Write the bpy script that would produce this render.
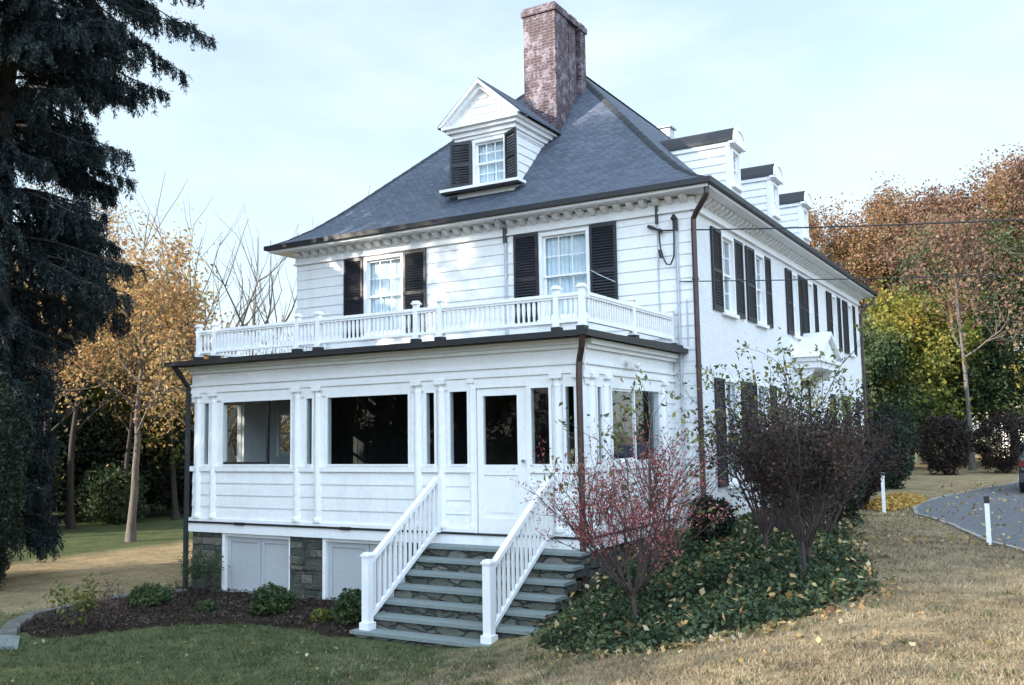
import bpy, math, random
import numpy as np
from mathutils import Vector, Matrix

for o in list(bpy.data.objects):
    bpy.data.objects.remove(o)
S = bpy.context.scene
COL = S.collection
random.seed(7)

# ------------------------------------------------------------------ camera
cam_d = bpy.data.cameras.new('camera')
cam = bpy.data.objects.new('camera', cam_d)
COL.objects.link(cam)
S.camera = cam
cam_d.lens = 36.0 * 941.87 / 1024.0
cam_d.sensor_width = 36.0
cam_d.clip_start = 0.1
cam_d.clip_end = 3000
def cam_basis(yaw, pitch, roll):
    y, p, r = [math.radians(a) for a in (yaw, pitch, roll)]
    f = Vector((-math.sin(y)*math.cos(p), math.cos(y)*math.cos(p), math.sin(p)))
    rt = Vector((math.cos(y), math.sin(y), 0)); up = rt.cross(f)
    return rt*math.cos(r)+up*math.sin(r), up*math.cos(r)-rt*math.sin(r), f
_r, _u, _f = cam_basis(30.347, 5.711, -1.003)
CAM = Vector((5.721, -16.443, 2.992))
cam.matrix_world = Matrix(((_r.x, _u.x, -_f.x, CAM.x), (_r.y, _u.y, -_f.y, CAM.y), (_r.z, _u.z, -_f.z, CAM.z), (0, 0, 0, 1)))

# ------------------------------------------------------------------ light
SUN_EL = math.radians(19)
SUN_AZ = Vector((-0.60, -0.80, 0)).normalized()
SKY_STRENGTH = 0.12
SUN_STRENGTH = 4.6
EXPOSURE = 1.45
world = bpy.data.worlds.new('World'); S.world = world; world.use_nodes = True
wn = world.node_tree; wn.nodes.clear()
w_out = wn.nodes.new('ShaderNodeOutputWorld'); w_bg = wn.nodes.new('ShaderNodeBackground')
sky = wn.nodes.new('ShaderNodeTexSky'); sky.sky_type = 'NISHITA'; sky.sun_disc = False
sky.sun_elevation = SUN_EL; sky.sun_rotation = math.atan2(SUN_AZ.x, SUN_AZ.y)
sky.air_density = 1.0; sky.dust_density = 0.6; sky.ozone_density = 2.0
tc = wn.nodes.new('ShaderNodeTexCoord'); mp = wn.nodes.new('ShaderNodeMapping')
mp.inputs['Scale'].default_value = (1.6, 1.6, 4.5)
cn = wn.nodes.new('ShaderNodeTexNoise'); cn.inputs['Scale'].default_value = 2.2; cn.inputs['Detail'].default_value = 7; cn.inputs['Roughness'].default_value = .55
cr = wn.nodes.new('ShaderNodeValToRGB'); cr.color_ramp.elements[0].position = .40; cr.color_ramp.elements[1].position = .72
cr.color_ramp.elements[0].color = (.45, .45, .45, 1); cr.color_ramp.elements[1].color = (.80, .80, .80, 1)
cm = wn.nodes.new('ShaderNodeMixRGB'); cm.inputs['Color2'].default_value = (3.2, 3.7, 3.85, 1)
# bright sky area added behind the viewer to light the walls, thin veil opposite
vd = wn.nodes.new('ShaderNodeVectorMath'); vd.operation = 'DOT_PRODUCT'; vd.inputs[1].default_value = (.50, -.75, .35)
sr = wn.nodes.new('ShaderNodeValToRGB'); sr.color_ramp.elements[0].position = .0; sr.color_ramp.elements[1].position = .95
sr.color_ramp.elements[0].color = (0, 0, 0, 1); sr.color_ramp.elements[1].color = (.9, .9, .9, 1)
cm2 = wn.nodes.new('ShaderNodeMixRGB'); cm2.inputs['Color2'].default_value = (9.6, 12.2, 15.4, 1)
wn.links.new(tc.outputs['Generated'], vd.inputs[0]); wn.links.new(vd.outputs['Value'], sr.inputs['Fac']); wn.links.new(sr.outputs['Color'], cm2.inputs['Fac'])
wn.links.new(cm.outputs['Color'], cm2.inputs['Color1'])
wn.links.new(tc.outputs['Generated'], mp.inputs['Vector']); wn.links.new(mp.outputs['Vector'], cn.inputs['Vector'])
wn.links.new(cn.outputs['Fac'], cr.inputs['Fac']); wn.links.new(cr.outputs['Color'], cm.inputs['Fac'])
wn.links.new(sky.outputs['Color'], cm.inputs['Color1']); # pale band above the horizon
sx = wn.nodes.new('ShaderNodeSeparateXYZ'); wn.links.new(tc.outputs['Generated'], sx.inputs[0])
hr = wn.nodes.new('ShaderNodeValToRGB'); hr.color_ramp.elements[0].position = .05; hr.color_ramp.elements[1].position = .42
hr.color_ramp.elements[0].color = (.75, .75, .75, 1); hr.color_ramp.elements[1].color = (0, 0, 0, 1)
cm3 = wn.nodes.new('ShaderNodeMixRGB'); cm3.blend_type = 'LIGHTEN'; cm3.inputs['Color2'].default_value = (2.45, 2.95, 3.12, 1)
wn.links.new(sx.outputs['Z'], hr.inputs['Fac']); wn.links.new(hr.outputs['Color'], cm3.inputs['Fac']); wn.links.new(cm2.outputs['Color'], cm3.inputs['Color1'])
wn.links.new(cm3.outputs['Color'], w_bg.inputs['Color'])
w_bg.inputs['Strength'].default_value = SKY_STRENGTH
wn.links.new(w_bg.outputs['Background'], w_out.inputs['Surface'])
sun_d = bpy.data.lights.new('sun', 'SUN'); sun_d.energy = SUN_STRENGTH; sun_d.angle = math.radians(0.6); sun_d.color = (1.0, .90, .76)
sun = bpy.data.objects.new('sun', sun_d); COL.objects.link(sun)
sun.location = (-10, -40, 30)
sd = Vector((SUN_AZ.x*math.cos(SUN_EL), SUN_AZ.y*math.cos(SUN_EL), math.sin(SUN_EL)))
sun.rotation_euler = sd.to_track_quat('Z', 'Y').to_euler()
S.view_settings.view_transform = 'Standard'; S.view_settings.look = 'None'
S.view_settings.exposure = EXPOSURE; S.view_settings.gamma = 1.0
S.view_settings.use_curve_mapping = False

# ------------------------------------------------------------------ helpers
class MB:
    """collects shapes; verts and faces of one mesh"""
    def __init__(s): s.v = []; s.f = []; s.uv = None
    def poly(s, pts):
        n = len(s.v); s.v += [tuple(p) for p in pts]; s.f.append(tuple(range(n, n+len(pts))))
    def hexa(s, p):      # 8 points: bottom ring 0-3, top ring 4-7
        n = len(s.v); s.v += [tuple(a) for a in p]
        for q in ((0,3,2,1),(4,5,6,7),(0,1,5,4),(1,2,6,5),(2,3,7,6),(3,0,4,7)):
            s.f.append(tuple(n+i for i in q))
    def box(s, x0, x1, y0, y1, z0, z1):
        s.hexa([(x0,y0,z0),(x1,y0,z0),(x1,y1,z0),(x0,y1,z0),(x0,y0,z1),(x1,y0,z1),(x1,y1,z1),(x0,y1,z1)])
    def prism(s, prof, a, b):        # prof: list of points (3d) ring, extruded by vector a->b offset
        n = len(s.v); k = len(prof); d = Vector(b)-Vector(a)
        s.v += [tuple(p) for p in prof]; s.v += [tuple(Vector(p)+d) for p in prof]
        s.f.append(tuple(n+i for i in range(k-1, -1, -1))); s.f.append(tuple(n+k+i for i in range(k)))
        for i in range(k):
            j = (i+1) % k; s.f.append((n+i, n+j, n+k+j, n+k+i))
    def tube(s, pts, r, sides=6, cap=True):
        pts = [Vector(p) for p in pts]; n0 = len(s.v); m = len(pts)
        rs = r if isinstance(r, (list, tuple)) else [r]*m
        ref = None
        for i, p in enumerate(pts):
            t = (pts[min(i+1, m-1)]-pts[max(i-1, 0)]).normalized()
            if ref is None: ref = t.orthogonal().normalized()
            ref = (ref - t*ref.dot(t))
            ref = ref.normalized() if ref.length > 1e-6 else t.orthogonal().normalized()
            b = t.cross(ref)
            for k in range(sides):
                a = 2*math.pi*k/sides
                s.v.append(tuple(p+ref*math.cos(a)*rs[i]+b*math.sin(a)*rs[i]))
        for i in range(m-1):
            for k in range(sides):
                k2 = (k+1) % sides
                s.f.append((n0+i*sides+k, n0+i*sides+k2, n0+(i+1)*sides+k2, n0+(i+1)*sides+k))
        if cap:
            s.f.append(tuple(n0+k for k in range(sides-1, -1, -1))); s.f.append(tuple(n0+(m-1)*sides+k for k in range(sides)))
    def lathe(s, prof, c, sides=16):   # prof: (r, z) list
        n0 = len(s.v)
        for r, z in prof:
            for k in range(sides):
                a = 2*math.pi*k/sides; s.v.append((c[0]+r*math.cos(a), c[1]+r*math.sin(a), c[2]+z))
        for i in range(len(prof)-1):
            for k in range(sides):
                k2 = (k+1) % sides
                s.f.append((n0+i*sides+k, n0+i*sides+k2, n0+(i+1)*sides+k2, n0+(i+1)*sides+k))
        s.f.append(tuple(n0+k for k in range(sides-1, -1, -1))); s.f.append(tuple(n0+(len(prof)-1)*sides+k for k in range(sides)))

class Plane:
    """wall plane: origin o, direction U along the wall, N outward"""
    def __init__(s, o, U, N): s.o = Vector(o); s.U = Vector(U); s.N = Vector(N)
    def P(s, u, n, z): return s.o + s.U*u + s.N*n + Vector((0, 0, z))
    def box(s, mb, u0, u1, n0, n1, z0, z1):
        P = s.P
        mb.hexa([P(u0,n1,z0),P(u1,n1,z0),P(u1,n0,z0),P(u0,n0,z0),P(u0,n1,z1),P(u1,n1,z1),P(u1,n0,z1),P(u0,n0,z1)])
    def board(s, mb, u0, u1, z0, z1, tb=.021, tt=.005):
        P = s.P
        mb.prism([P(u0,-.004,z0),P(u0,tb,z0),P(u0,tt,z1),P(u0,-.004,z1)], P(u0,0,0), P(u1,0,0))

def cuts(u0, u1, z0, z1, ops):
    """u intervals of the band z0..z1 that no opening covers"""
    iv = [(u0, u1)]
    for (a, b, c, d) in ops:
        if c < z1-1e-4 and d > z0+1e-4:
            nv = []
            for (p, q) in iv:
                if b <= p or a >= q: nv.append((p, q)); continue
                if a > p: nv.append((p, a))
                if b < q: nv.append((b, q))
            iv = nv
    return iv
def solid_wall(mb, pl, u0, u1, z0, z1, n0, n1, ops):
    zs = sorted({z0, z1} | {z for o in ops for z in o[2:] if z0 < z < z1})
    for a, b in zip(zs, zs[1:]):
        for p, q in cuts(u0, u1, a, b, ops): pl.box(mb, p, q, n0, n1, a, b)
def clapboards(mb, pl, u0, u1, z0, z1, e, ops):
    z = z0
    while z < z1-.01:
        t = min(z+e, z1)
        zs = sorted({z, t} | {k for o in ops for k in o[2:] if z < k < t})
        full = (t-z)
        for a, b in zip(zs, zs[1:]):
            ta = .021-.016*(a-z)/full; tb2 = .021-.016*(b-z)/full
            for p, q in cuts(u0, u1, a, b, ops):
                if len(zs) == 2 and q-p > 2.2:      # butt joint
                    j = random.uniform(p+.6, q-.6); pl.board(mb, p, j-.002, a, b, ta, tb2); pl.board(mb, j+.002, q, a, b, ta-.001, tb2)
                else: pl.board(mb, p, q, a, b, ta, tb2)
        z += e

def tag(o, label=None, cat=None, group=None, kind=None):
    if label: o['label'] = label
    if cat: o['category'] = cat
    if group: o['group'] = group
    if kind: o['kind'] = kind
    return o
def empty(name, loc, label=None, cat=None, group=None):
    o = bpy.data.objects.new(name, None); COL.objects.link(o); o.location = loc; o.empty_display_size = .3
    return tag(o, label, cat, group)
def root_of(o):
    while o.parent: o = o.parent
    return o
def obj(name, mb, mat, parent=None, smooth=False, uv=None):
    me = bpy.data.meshes.new(name)
    off = Vector((0, 0, 0))
    if parent is not None: off = root_of(parent).location
    me.from_pydata([(v[0]-off.x, v[1]-off.y, v[2]-off.z) for v in mb.v], [], mb.f)
    if uv is not None:
        lay = me.uv_layers.new(name='UVMap'); k = 0
        for fi, f in enumerate(mb.f):
            for c in range(len(f)):
                lay.data[k].uv = uv[fi][c]; k += 1
    if mat: me.materials.append(mat)
    if smooth: me.polygons.foreach_set('use_smooth', [True]*len(me.polygons))
    me.update()
    o = bpy.data.objects.new(name, me); COL.objects.link(o)
    if parent is not None: o.parent = parent
    return o
def np_obj(name, V, F, mat, parent=None, smooth=False):
    """V (n,3), F (m,k) arrays, same k for every face"""
    me = bpy.data.meshes.new(name); V = np.asarray(V, np.float32).copy(); F = np.asarray(F, np.int32)
    if parent is not None: V -= np.array(root_of(parent).location, np.float32)
    k = F.shape[1]
    me.vertices.add(len(V)); me.vertices.foreach_set('co', V.ravel())
    me.loops.add(F.size); me.loops.foreach_set('vertex_index', F.ravel())
    me.polygons.add(len(F)); me.polygons.foreach_set('loop_start', np.arange(0, F.size, k, dtype=np.int32))
    me.polygons.foreach_set('loop_total', np.full(len(F), k, np.int32))
    if smooth: me.polygons.foreach_set('use_smooth', np.ones(len(F), bool))
    me.update(calc_edges=True); me.validate()
    me.materials.append(mat)
    o = bpy.data.objects.new(name, me); COL.objects.link(o)
    if parent is not None: o.parent = parent
    return o
def copy_tree(o, parent=None):
    c = o.copy(); COL.objects.link(c)
    if parent is not None: c.parent = parent
    for ch in list(o.children): copy_tree(ch, c)
    return c

# ------------------------------------------------------------------ materials
def new_mat(name):
    m = bpy.data.materials.new(name); m.use_nodes = True
    nt = m.node_tree; nt.nodes.clear()
    out = nt.nodes.new('ShaderNodeOutputMaterial')
    return m, nt, out
def noise(nt, scale, detail=5, rough=.55, vec=None):
    t = nt.nodes.new('ShaderNodeTexNoise'); t.inputs['Scale'].default_value = scale; t.inputs['Detail'].default_value = detail; t.inputs['Roughness'].default_value = rough
    if vec is not None: nt.links.new(vec, t.inputs['Vector'])
    return t.outputs['Fac']
def ramp(nt, fac, stops):
    r = nt.nodes.new('ShaderNodeValToRGB'); e = r.color_ramp.elements
    while len(e) < len(stops): e.new(.5)
    for i, (p, c) in enumerate(stops):
        e[i].position = p; e[i].color = (c[0], c[1], c[2], 1) if hasattr(c, '__len__') else (c, c, c, 1)
    nt.links.new(fac, r.inputs['Fac']); return r.outputs['Color']
def mixc(nt, fac, a, b, mode='MIX'):
    m = nt.nodes.new('ShaderNodeMixRGB'); m.blend_type = mode
    for k, v in (('Fac', fac), ('Color1', a), ('Color2', b)):
        if isinstance(v, (int, float)): m.inputs[k].default_value = v if k == 'Fac' else (v, v, v, 1)
        elif isinstance(v, tuple): m.inputs[k].default_value = (v[0], v[1], v[2], 1)
        else: nt.links.new(v, m.inputs[k])
    return m.outputs['Color']
def math_n(nt, op, a, b=0.0):
    m = nt.nodes.new('ShaderNodeMath'); m.operation = op
    for i, v in enumerate((a, b)):
        if isinstance(v, (int, float)): m.inputs[i].default_value = v
        else: nt.links.new(v, m.inputs[i])
    return m.outputs[0]
def objco(nt):
    return nt.nodes.new('ShaderNodeTexCoord').outputs['Object']
def scaled(nt, vec, sc):
    m = nt.nodes.new('ShaderNodeMapping'); m.inputs['Scale'].default_value = sc; nt.links.new(vec, m.inputs['Vector']); return m.outputs['Vector']
def finish(nt, out, col, rough=.6, bump=None, bstr=.3, bdist=.01, metal=0, spec=.5):
    b = nt.nodes.new('ShaderNodeBsdfPrincipled')
    if isinstance(col, tuple): b.inputs['Base Color'].default_value = (*col[:3], 1)
    else: nt.links.new(col, b.inputs['Base Color'])
    if isinstance(rough, (int, float)): b.inputs['Roughness'].default_value = rough
    else: nt.links.new(rough, b.inputs['Roughness'])
    b.inputs['Metallic'].default_value = metal; b.inputs['Specular IOR Level'].default_value = spec
    if bump is not None:
        bn = nt.nodes.new('ShaderNodeBump'); bn.inputs['Strength'].default_value = bstr; bn.inputs['Distance'].default_value = bdist
        nt.links.new(bump, bn.inputs['Height']); nt.links.new(bn.outputs['Normal'], b.inputs['Normal'])
    nt.links.new(b.outputs['BSDF'], out.inputs['Surface']); return b
def paint(name, col, rough=.55, var=.10, dirt=(.55, .52, .46), dirt_amt=.25, scale=(1, 1, 1)):
    m, nt, out = new_mat(name); oc = objco(nt)
    n1 = noise(nt, 1.3, 6, .6, scaled(nt, oc, scale)); n2 = noise(nt, 14, 4, .6, oc)
    c = ramp(nt, n2, [(.3, tuple(x*(1-var) for x in col)), (.7, tuple(min(1, x*(1+var*.3)) for x in col))])
    f = ramp(nt, n1, [(.52, 0.0), (.80, dirt_amt)])
    c = mixc(nt, f, c, tuple(a*b for a, b in zip(dirt, (1, 1, 1))))
    finish(nt, out, c, rough, noise(nt, 60, 3, .5, oc), .12, .004); return m
def plain(name, col, rough=.5, var=.15, scale=20, bstr=.1, metal=0, spec=.5):
    m, nt, out = new_mat(name); oc = objco(nt); n = noise(nt, scale, 5, .6, oc)
    finish(nt, out, ramp(nt, n, [(.3, tuple(x*(1-var) for x in col)), (.7, tuple(x*(1+var) for x in col))]), rough, n, bstr, .004, metal, spec); return m
def glass(name, tint=(.75, .85, .9), refl=1.0):
    m, nt, out = new_mat(name)
    tr = nt.nodes.new('ShaderNodeBsdfTransparent'); tr.inputs['Color'].default_value = (*tint, 1)
    gl = nt.nodes.new('ShaderNodeBsdfGlossy'); gl.inputs['Roughness'].default_value = .015; gl.inputs['Color'].default_value = (.9, .95, 1, 1)
    oc = objco(nt); bn = nt.nodes.new('ShaderNodeBump'); bn.inputs['Strength'].default_value = .06; bn.inputs['Distance'].default_value = .02
    nt.links.new(noise(nt, 2.2, 2, .5, oc), bn.inputs['Height']); nt.links.new(bn.outputs['Normal'], gl.inputs['Normal'])
    lw = nt.nodes.new('ShaderNodeLayerWeight'); lw.inputs['Blend'].default_value = .5
    fac = math_n(nt, 'MULTIPLY', math_n(nt, 'ADD', math_n(nt, 'MULTIPLY', math_n(nt, 'POWER', lw.outputs['Facing'], 4.0), .7), .05), refl)
    mx = nt.nodes.new('ShaderNodeMixShader'); nt.links.new(fac, mx.inputs[0]); nt.links.new(tr.outputs[0], mx.inputs[1]); nt.links.new(gl.outputs[0], mx.inputs[2])
    nt.links.new(mx.outputs[0], out.inputs['Surface']); return m
def leafy(name, stops, trans=.35, clump=.6, rough=.6):
    """foliage: each leaf its own tone, clumps of differing hue"""
    m, nt, out = new_mat(name)
    g = nt.nodes.new('ShaderNodeNewGeometry')
    oc = objco(nt)
    n = noise(nt, clump, 3, .6, oc)
    f = math_n(nt, 'ADD', math_n(nt, 'MULTIPLY', g.outputs['Random Per Island'], .5), math_n(nt, 'SUBTRACT', math_n(nt, 'MULTIPLY', n, 1.5), .5))
    col = ramp(nt, f, stops)
    d = nt.nodes.new('ShaderNodeBsdfPrincipled'); nt.links.new(col, d.inputs['Base Color']); d.inputs['Roughness'].default_value = rough; d.inputs['Specular IOR Level'].default_value = .3
    t = nt.nodes.new('ShaderNodeBsdfTranslucent'); nt.links.new(col, t.inputs['Color'])
    mx = nt.nodes.new('ShaderNodeMixShader'); mx.inputs[0].default_value = trans
    nt.links.new(d.outputs[0], mx.inputs[1]); nt.links.new(t.outputs[0], mx.inputs[2]); nt.links.new(mx.outputs[0], out.inputs['Surface']); return m

M = {}
M['white'] = paint('white_paint', (.80, .80, .79), .5, .08, (.50, .48, .43), .36, (1.6, 1.6, .35))
M['trim'] = paint('white_trim', (.82, .82, .81), .45, .06, (.5, .48, .43), .28, (1.5, 1.5, .6))
M['rail'] = paint('white_rail', (.82, .82, .82), .4, .04, (.5, .5, .5), .1)
M['cellar'] = paint('cellar_grey_white', (.42, .44, .45), .6, .08, (.30, .27, .19), .6)
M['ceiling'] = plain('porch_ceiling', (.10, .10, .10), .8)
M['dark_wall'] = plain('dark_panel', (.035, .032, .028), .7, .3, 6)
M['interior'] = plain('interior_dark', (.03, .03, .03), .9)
M['shutter'] = plain('black_shutter', (.012, .013, .018), .45, .25, 9)
M['iron'] = plain('dark_metal', (.022, .018, .018), .45, .3, 12, .1)
M['spout'] = plain('brown_downspout', (.050, .026, .022), .45, .3, 9, .1)
M['gutter'] = plain('dark_gutter', (.012, .012, .015), .5, .3, 9, .1)
M['conduit'] = plain('grey_conduit', (.42, .46, .50), .45, .15, 9)
M['cable'] = plain('black_cable', (.02, .02, .022), .6)
M['glass'] = glass('window_glass', (.84, .90, .93), 1.3)
M['clear'] = glass('clear_glass', (.90, .94, .95), .5)
M['screen'] = glass('dark_screen_glass', (.60, .66, .68), .25)
M['curtain'] = paint('pale_curtain', (.76, .82, .84), .8, .1, (.5, .55, .58), .2)
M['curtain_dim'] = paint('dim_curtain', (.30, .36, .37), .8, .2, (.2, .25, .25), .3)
M['knob'] = plain('dull_knob', (.20, .19, .17), .4)
M['lamp'] = plain('lamp_white', (.75, .75, .72), .4)
M['lamp_glass'] = plain('lamp_glass', (.55, .58, .6), .1)
M['bluestone'] = paint('bluestone', (.19, .225, .22), .7, .15, (.15, .18, .15), .5)

def brick_mat(name, c1, c2, mortar, white, wamt, wscale=2.0, sc=1.0, bstr=.5):
    m, nt, out = new_mat(name)
    uv = nt.nodes.new('ShaderNodeUVMap').outputs[0]
    b = nt.nodes.new('ShaderNodeTexBrick'); nt.links.new(uv, b.inputs['Vector'])
    b.inputs['Scale'].default_value = sc; b.inputs['Brick Width'].default_value = .21; b.inputs['Row Height'].default_value = .072; b.inputs['Mortar Size'].default_value = .007
    b.inputs['Color1'].default_value = (*c1, 1); b.inputs['Color2'].default_value = (*c2, 1); b.inputs['Mortar'].default_value = (*mortar, 1); b.inputs['Bias'].default_value = 0
    oc = objco(nt)
    n = noise(nt, wscale, 8, .72, oc); f = ramp(nt, n, wamt)
    col = mixc(nt, f, b.outputs['Color'], white)
    n2 = noise(nt, 30, 4, .6, oc); col = mixc(nt, .5, col, ramp(nt, n2, [(.3, .5), (.7, 1.0)]), 'MULTIPLY')
    h = mixc(nt, .35, b.outputs['Fac'], n2); inv = nt.nodes.new('ShaderNodeInvert'); nt.links.new(h, inv.inputs['Color'])
    finish(nt, out, col, .8, inv.outputs[0], bstr, .012); return m
M['chimney'] = brick_mat('worn_painted_brick', (.060, .026, .032), (.034, .019, .025), (.13, .11, .12), (.27, .235, .27), [(.48, 0.0), (.62, .8)], 5.5)
M['wbrick'] = brick_mat('white_painted_brick', (.80, .80, .80), (.76, .76, .76), (.74, .74, .74), (.70, .69, .67), [(.55, 0.0), (.8, .5)], 1.2, 1.0, .35)

def shingle_mat():
    m, nt, out = new_mat('slate_shingle')
    uv = nt.nodes.new('ShaderNodeUVMap').outputs[0]
    b = nt.nodes.new('ShaderNodeTexBrick'); nt.links.new(uv, b.inputs['Vector'])
    b.inputs['Scale'].default_value = 1; b.inputs['Brick Width'].default_value = .17; b.inputs['Row Height'].default_value = .10; b.inputs['Mortar Size'].default_value = .006
    b.inputs['Color1'].default_value = (.054, .068, .096, 1); b.inputs['Color2'].default_value = (.090, .110, .148, 1); b.inputs['Mortar'].default_value = (.025, .028, .035, 1)
    oc = objco(nt); n = noise(nt, 1.1, 6, .6, oc); n2 = noise(nt, 11, 4, .6, oc)
    c = mixc(nt, .55, b.outputs['Color'], ramp(nt, n, [(.3, .75), (.7, 1.15)]), 'MULTIPLY')
    c = mixc(nt, .5, c, ramp(nt, n2, [(.3, .6), (.7, 1.2)]), 'MULTIPLY')
    sx = nt.nodes.new('ShaderNodeSeparateXYZ'); nt.links.new(uv, sx.inputs[0])
    fr = math_n(nt, 'FRACT', math_n(nt, 'DIVIDE', sx.outputs['Y'], .10))
    h = math_n(nt, 'SUBTRACT', 1.0, fr); h = math_n(nt, 'SUBTRACT', h, math_n(nt, 'MULTIPLY', b.outputs['Fac'], .4))
    h = math_n(nt, 'ADD', h, math_n(nt, 'MULTIPLY', n2, .5))
    finish(nt, out, c, .75, h, .8, .02); return m
M['shingle'] = shingle_mat()

def stone_mat():
    m, nt, out = new_mat('fieldstone'); oc = objco(nt)
    vec = scaled(nt, oc, (3.4, 3.4, 8.5))
    dn = nt.nodes.new('ShaderNodeTexNoise'); dn.inputs['Scale'].default_value = 2.0; nt.links.new(vec, dn.inputs['Vector'])
    wv = mixc(nt, .35, vec, dn.outputs['Color'])
    v = nt.nodes.new('ShaderNodeTexVoronoi'); v.inputs['Scale'].default_value = 1.3; nt.links.new(wv, v.inputs['Vector'])
    e = nt.nodes.new('ShaderNodeTexVoronoi'); e.feature = 'DISTANCE_TO_EDGE'; e.inputs['Scale'].default_value = 1.3; nt.links.new(wv, e.inputs['Vector'])
    bw = nt.nodes.new('ShaderNodeRGBToBW'); nt.links.new(v.outputs['Color'], bw.inputs[0])
    c = ramp(nt, bw.outputs[0], [(.15, (.05, .055, .05)), (.4, (.13, .13, .11)), (.6, (.09, .105, .085)), (.85, (.22, .21, .18))])
    n = noise(nt, 24, 5, .65, oc); c = mixc(nt, .6, c, ramp(nt, n, [(.3, .4), (.7, 1.2)]), 'MULTIPLY')
    ed = ramp(nt, e.outputs['Distance'], [(.0, 0.0), (.08, 1.0)])
    c = mixc(nt, ed, (.045, .042, .035), c)
    h = math_n(nt, 'ADD', ed, math_n(nt, 'MULTIPLY', n, .5))
    finish(nt, out, c, .85, h, .9, .04); return m
M['stone'] = stone_mat()

def block_mat():
    m, nt, out = new_mat('stone_blocks'); oc = objco(nt); g = nt.nodes.new('ShaderNodeNewGeometry')
    c = ramp(nt, g.outputs['Random Per Island'], [(.0, (.045, .05, .04)), (.25, (.10, .10, .08)), (.5, (.07, .08, .062)), (.75, (.14, .13, .10)), (1, (.19, .18, .15))])
    n = noise(nt, 18, 7, .7, oc); c = mixc(nt, .8, c, ramp(nt, n, [(.3, .4), (.7, 1.3)]), 'MULTIPLY')
    finish(nt, out, c, .9, n, 1.0, .05); return m
M['block'] = block_mat()
M['stone_joint'] = plain('stone_joint', (.05, .047, .04), .95, .4, 10, .5)
def bark(name, a, b, sc=(6, 6, 1.2)):
    m, nt, out = new_mat(name); oc = objco(nt); n = noise(nt, 2.5, 6, .65, scaled(nt, oc, sc))
    finish(nt, out, ramp(nt, n, [(.3, a), (.7, b)]), .9, n, .6, .03); return m
M['bark'] = bark('bark_grey', (.06, .05, .045), (.14, .12, .105))
M['bark_dark'] = bark('bark_dark', (.02, .017, .015), (.055, .045, .04))
M['bark_pale'] = bark('bark_pale', (.17, .155, .14), (.40, .37, .34))
M['stem_red'] = bark('stem_red', (.04, .026, .024), (.10, .065, .06), (20, 20, 4))

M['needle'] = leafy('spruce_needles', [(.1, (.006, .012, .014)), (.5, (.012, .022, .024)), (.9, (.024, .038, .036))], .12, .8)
M['l_orange'] = leafy('orange_leaves', [(.05, (0.101, 0.047, 0.025)), (.35, (0.179, 0.086, 0.043)), (.65, (0.226, 0.133, 0.062)), (.95, (0.234, 0.203, 0.094))], .35, .45)
M['l_brown'] = leafy('russet_leaves', [(.05, (0.080, 0.040, 0.032)), (.4, (0.144, 0.076, 0.052)), (.7, (0.184, 0.116, 0.072)), (.95, (0.144, 0.144, 0.072))], .35, .45)
M['l_yellow'] = leafy('yellow_green_leaves', [(.05, (0.043, 0.072, 0.018)), (.4, (0.115, 0.137, 0.029)), (.7, (0.230, 0.202, 0.036)), (.95, (0.331, 0.216, 0.043))], .4, .5)
M['l_green'] = leafy('green_leaves', [(.05, (.018, .032, .016)), (.5, (.045, .07, .028)), (.95, (.10, .12, .04))], .3, .5)
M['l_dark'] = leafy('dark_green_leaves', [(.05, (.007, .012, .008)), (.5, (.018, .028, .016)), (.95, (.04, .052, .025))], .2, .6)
M['l_tan'] = leafy('tan_leaves', [(.05, (.24, .11, .045)), (.4, (.36, .21, .085)), (.7, (.44, .31, .14)), (.95, (.34, .33, .12))], .4, .5)
M['l_red'] = leafy('red_twig_leaves', [(.05, (.14, .035, .035)), (.5, (.34, .09, .09)), (.95, (.50, .26, .24))], .3, 2.0)
M['l_purple'] = leafy('purple_leaves', [(.05, (0.007, 0.007, 0.006)), (.45, (0.017, 0.014, 0.011)), (.75, (0.046, 0.019, 0.016)), (.95, (0.037, 0.038, 0.019))], .25, 1.6)
M['l_tip'] = leafy('rhododendron_leaves', [(.05, (.05, .07, .025)), (.5, (.13, .15, .05)), (.95, (.30, .24, .07))], .3, 2.0)
M['l_shrub'] = leafy('shrub_leaves', [(.05, (.02, .04, .018)), (.5, (.05, .085, .03)), (.95, (.11, .14, .05))], .3, 2.0)
M['l_ivy'] = leafy('ivy_leaves', [(.05, (0.018, 0.034, 0.018)), (.5, (0.046, 0.072, 0.033)), (.85, (0.098, 0.130, 0.052)), (1, (0.208, 0.195, 0.078))], .2, 1.2)
M['l_fallen'] = leafy('fallen_leaves', [(.05, (0.136, 0.068, 0.034)), (.35, (0.289, 0.178, 0.068)), (.65, (0.391, 0.289, 0.128)), (.95, (0.425, 0.374, 0.272))], .2, 1.5)
M['l_mulch'] = leafy('mulch_chip', [(.05, (.016, .011, .009)), (.5, (.036, .025, .019)), (.95, (.10, .07, .05))], .1, 2.0)
M['l_pile'] = leafy('yellow_leaf_pile', [(.05, (.26, .13, .035)), (.5, (.44, .26, .06)), (.95, (.56, .40, .15))], .25, 2.0)
M['g_green'] = leafy('grass_green', [(.05, (.038, .055, .020)), (.5, (.085, .105, .040)), (.95, (.19, .17, .08))], .3, .9)
M['g_dry'] = leafy('grass_dry', [(.05, (.12, .09, .055)), (.5, (.245, .195, .125)), (.95, (.38, .315, .215))], .3, .9)

def gz(x, y):
    s = x + min(5.0, .75*max(0.0, y+6.5)); t = min(1.0, max(0.0, (s+1.5)/6.0))
    return .2 + 1.1*t*t*(3-2*t)
def gz_np(x, y):
    s = x + np.minimum(5.0, .75*np.maximum(0.0, y+6.5)); t = np.clip((s+1.5)/6.0, 0, 1)
    return .2 + 1.1*t*t*(3-2*t)

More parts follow.
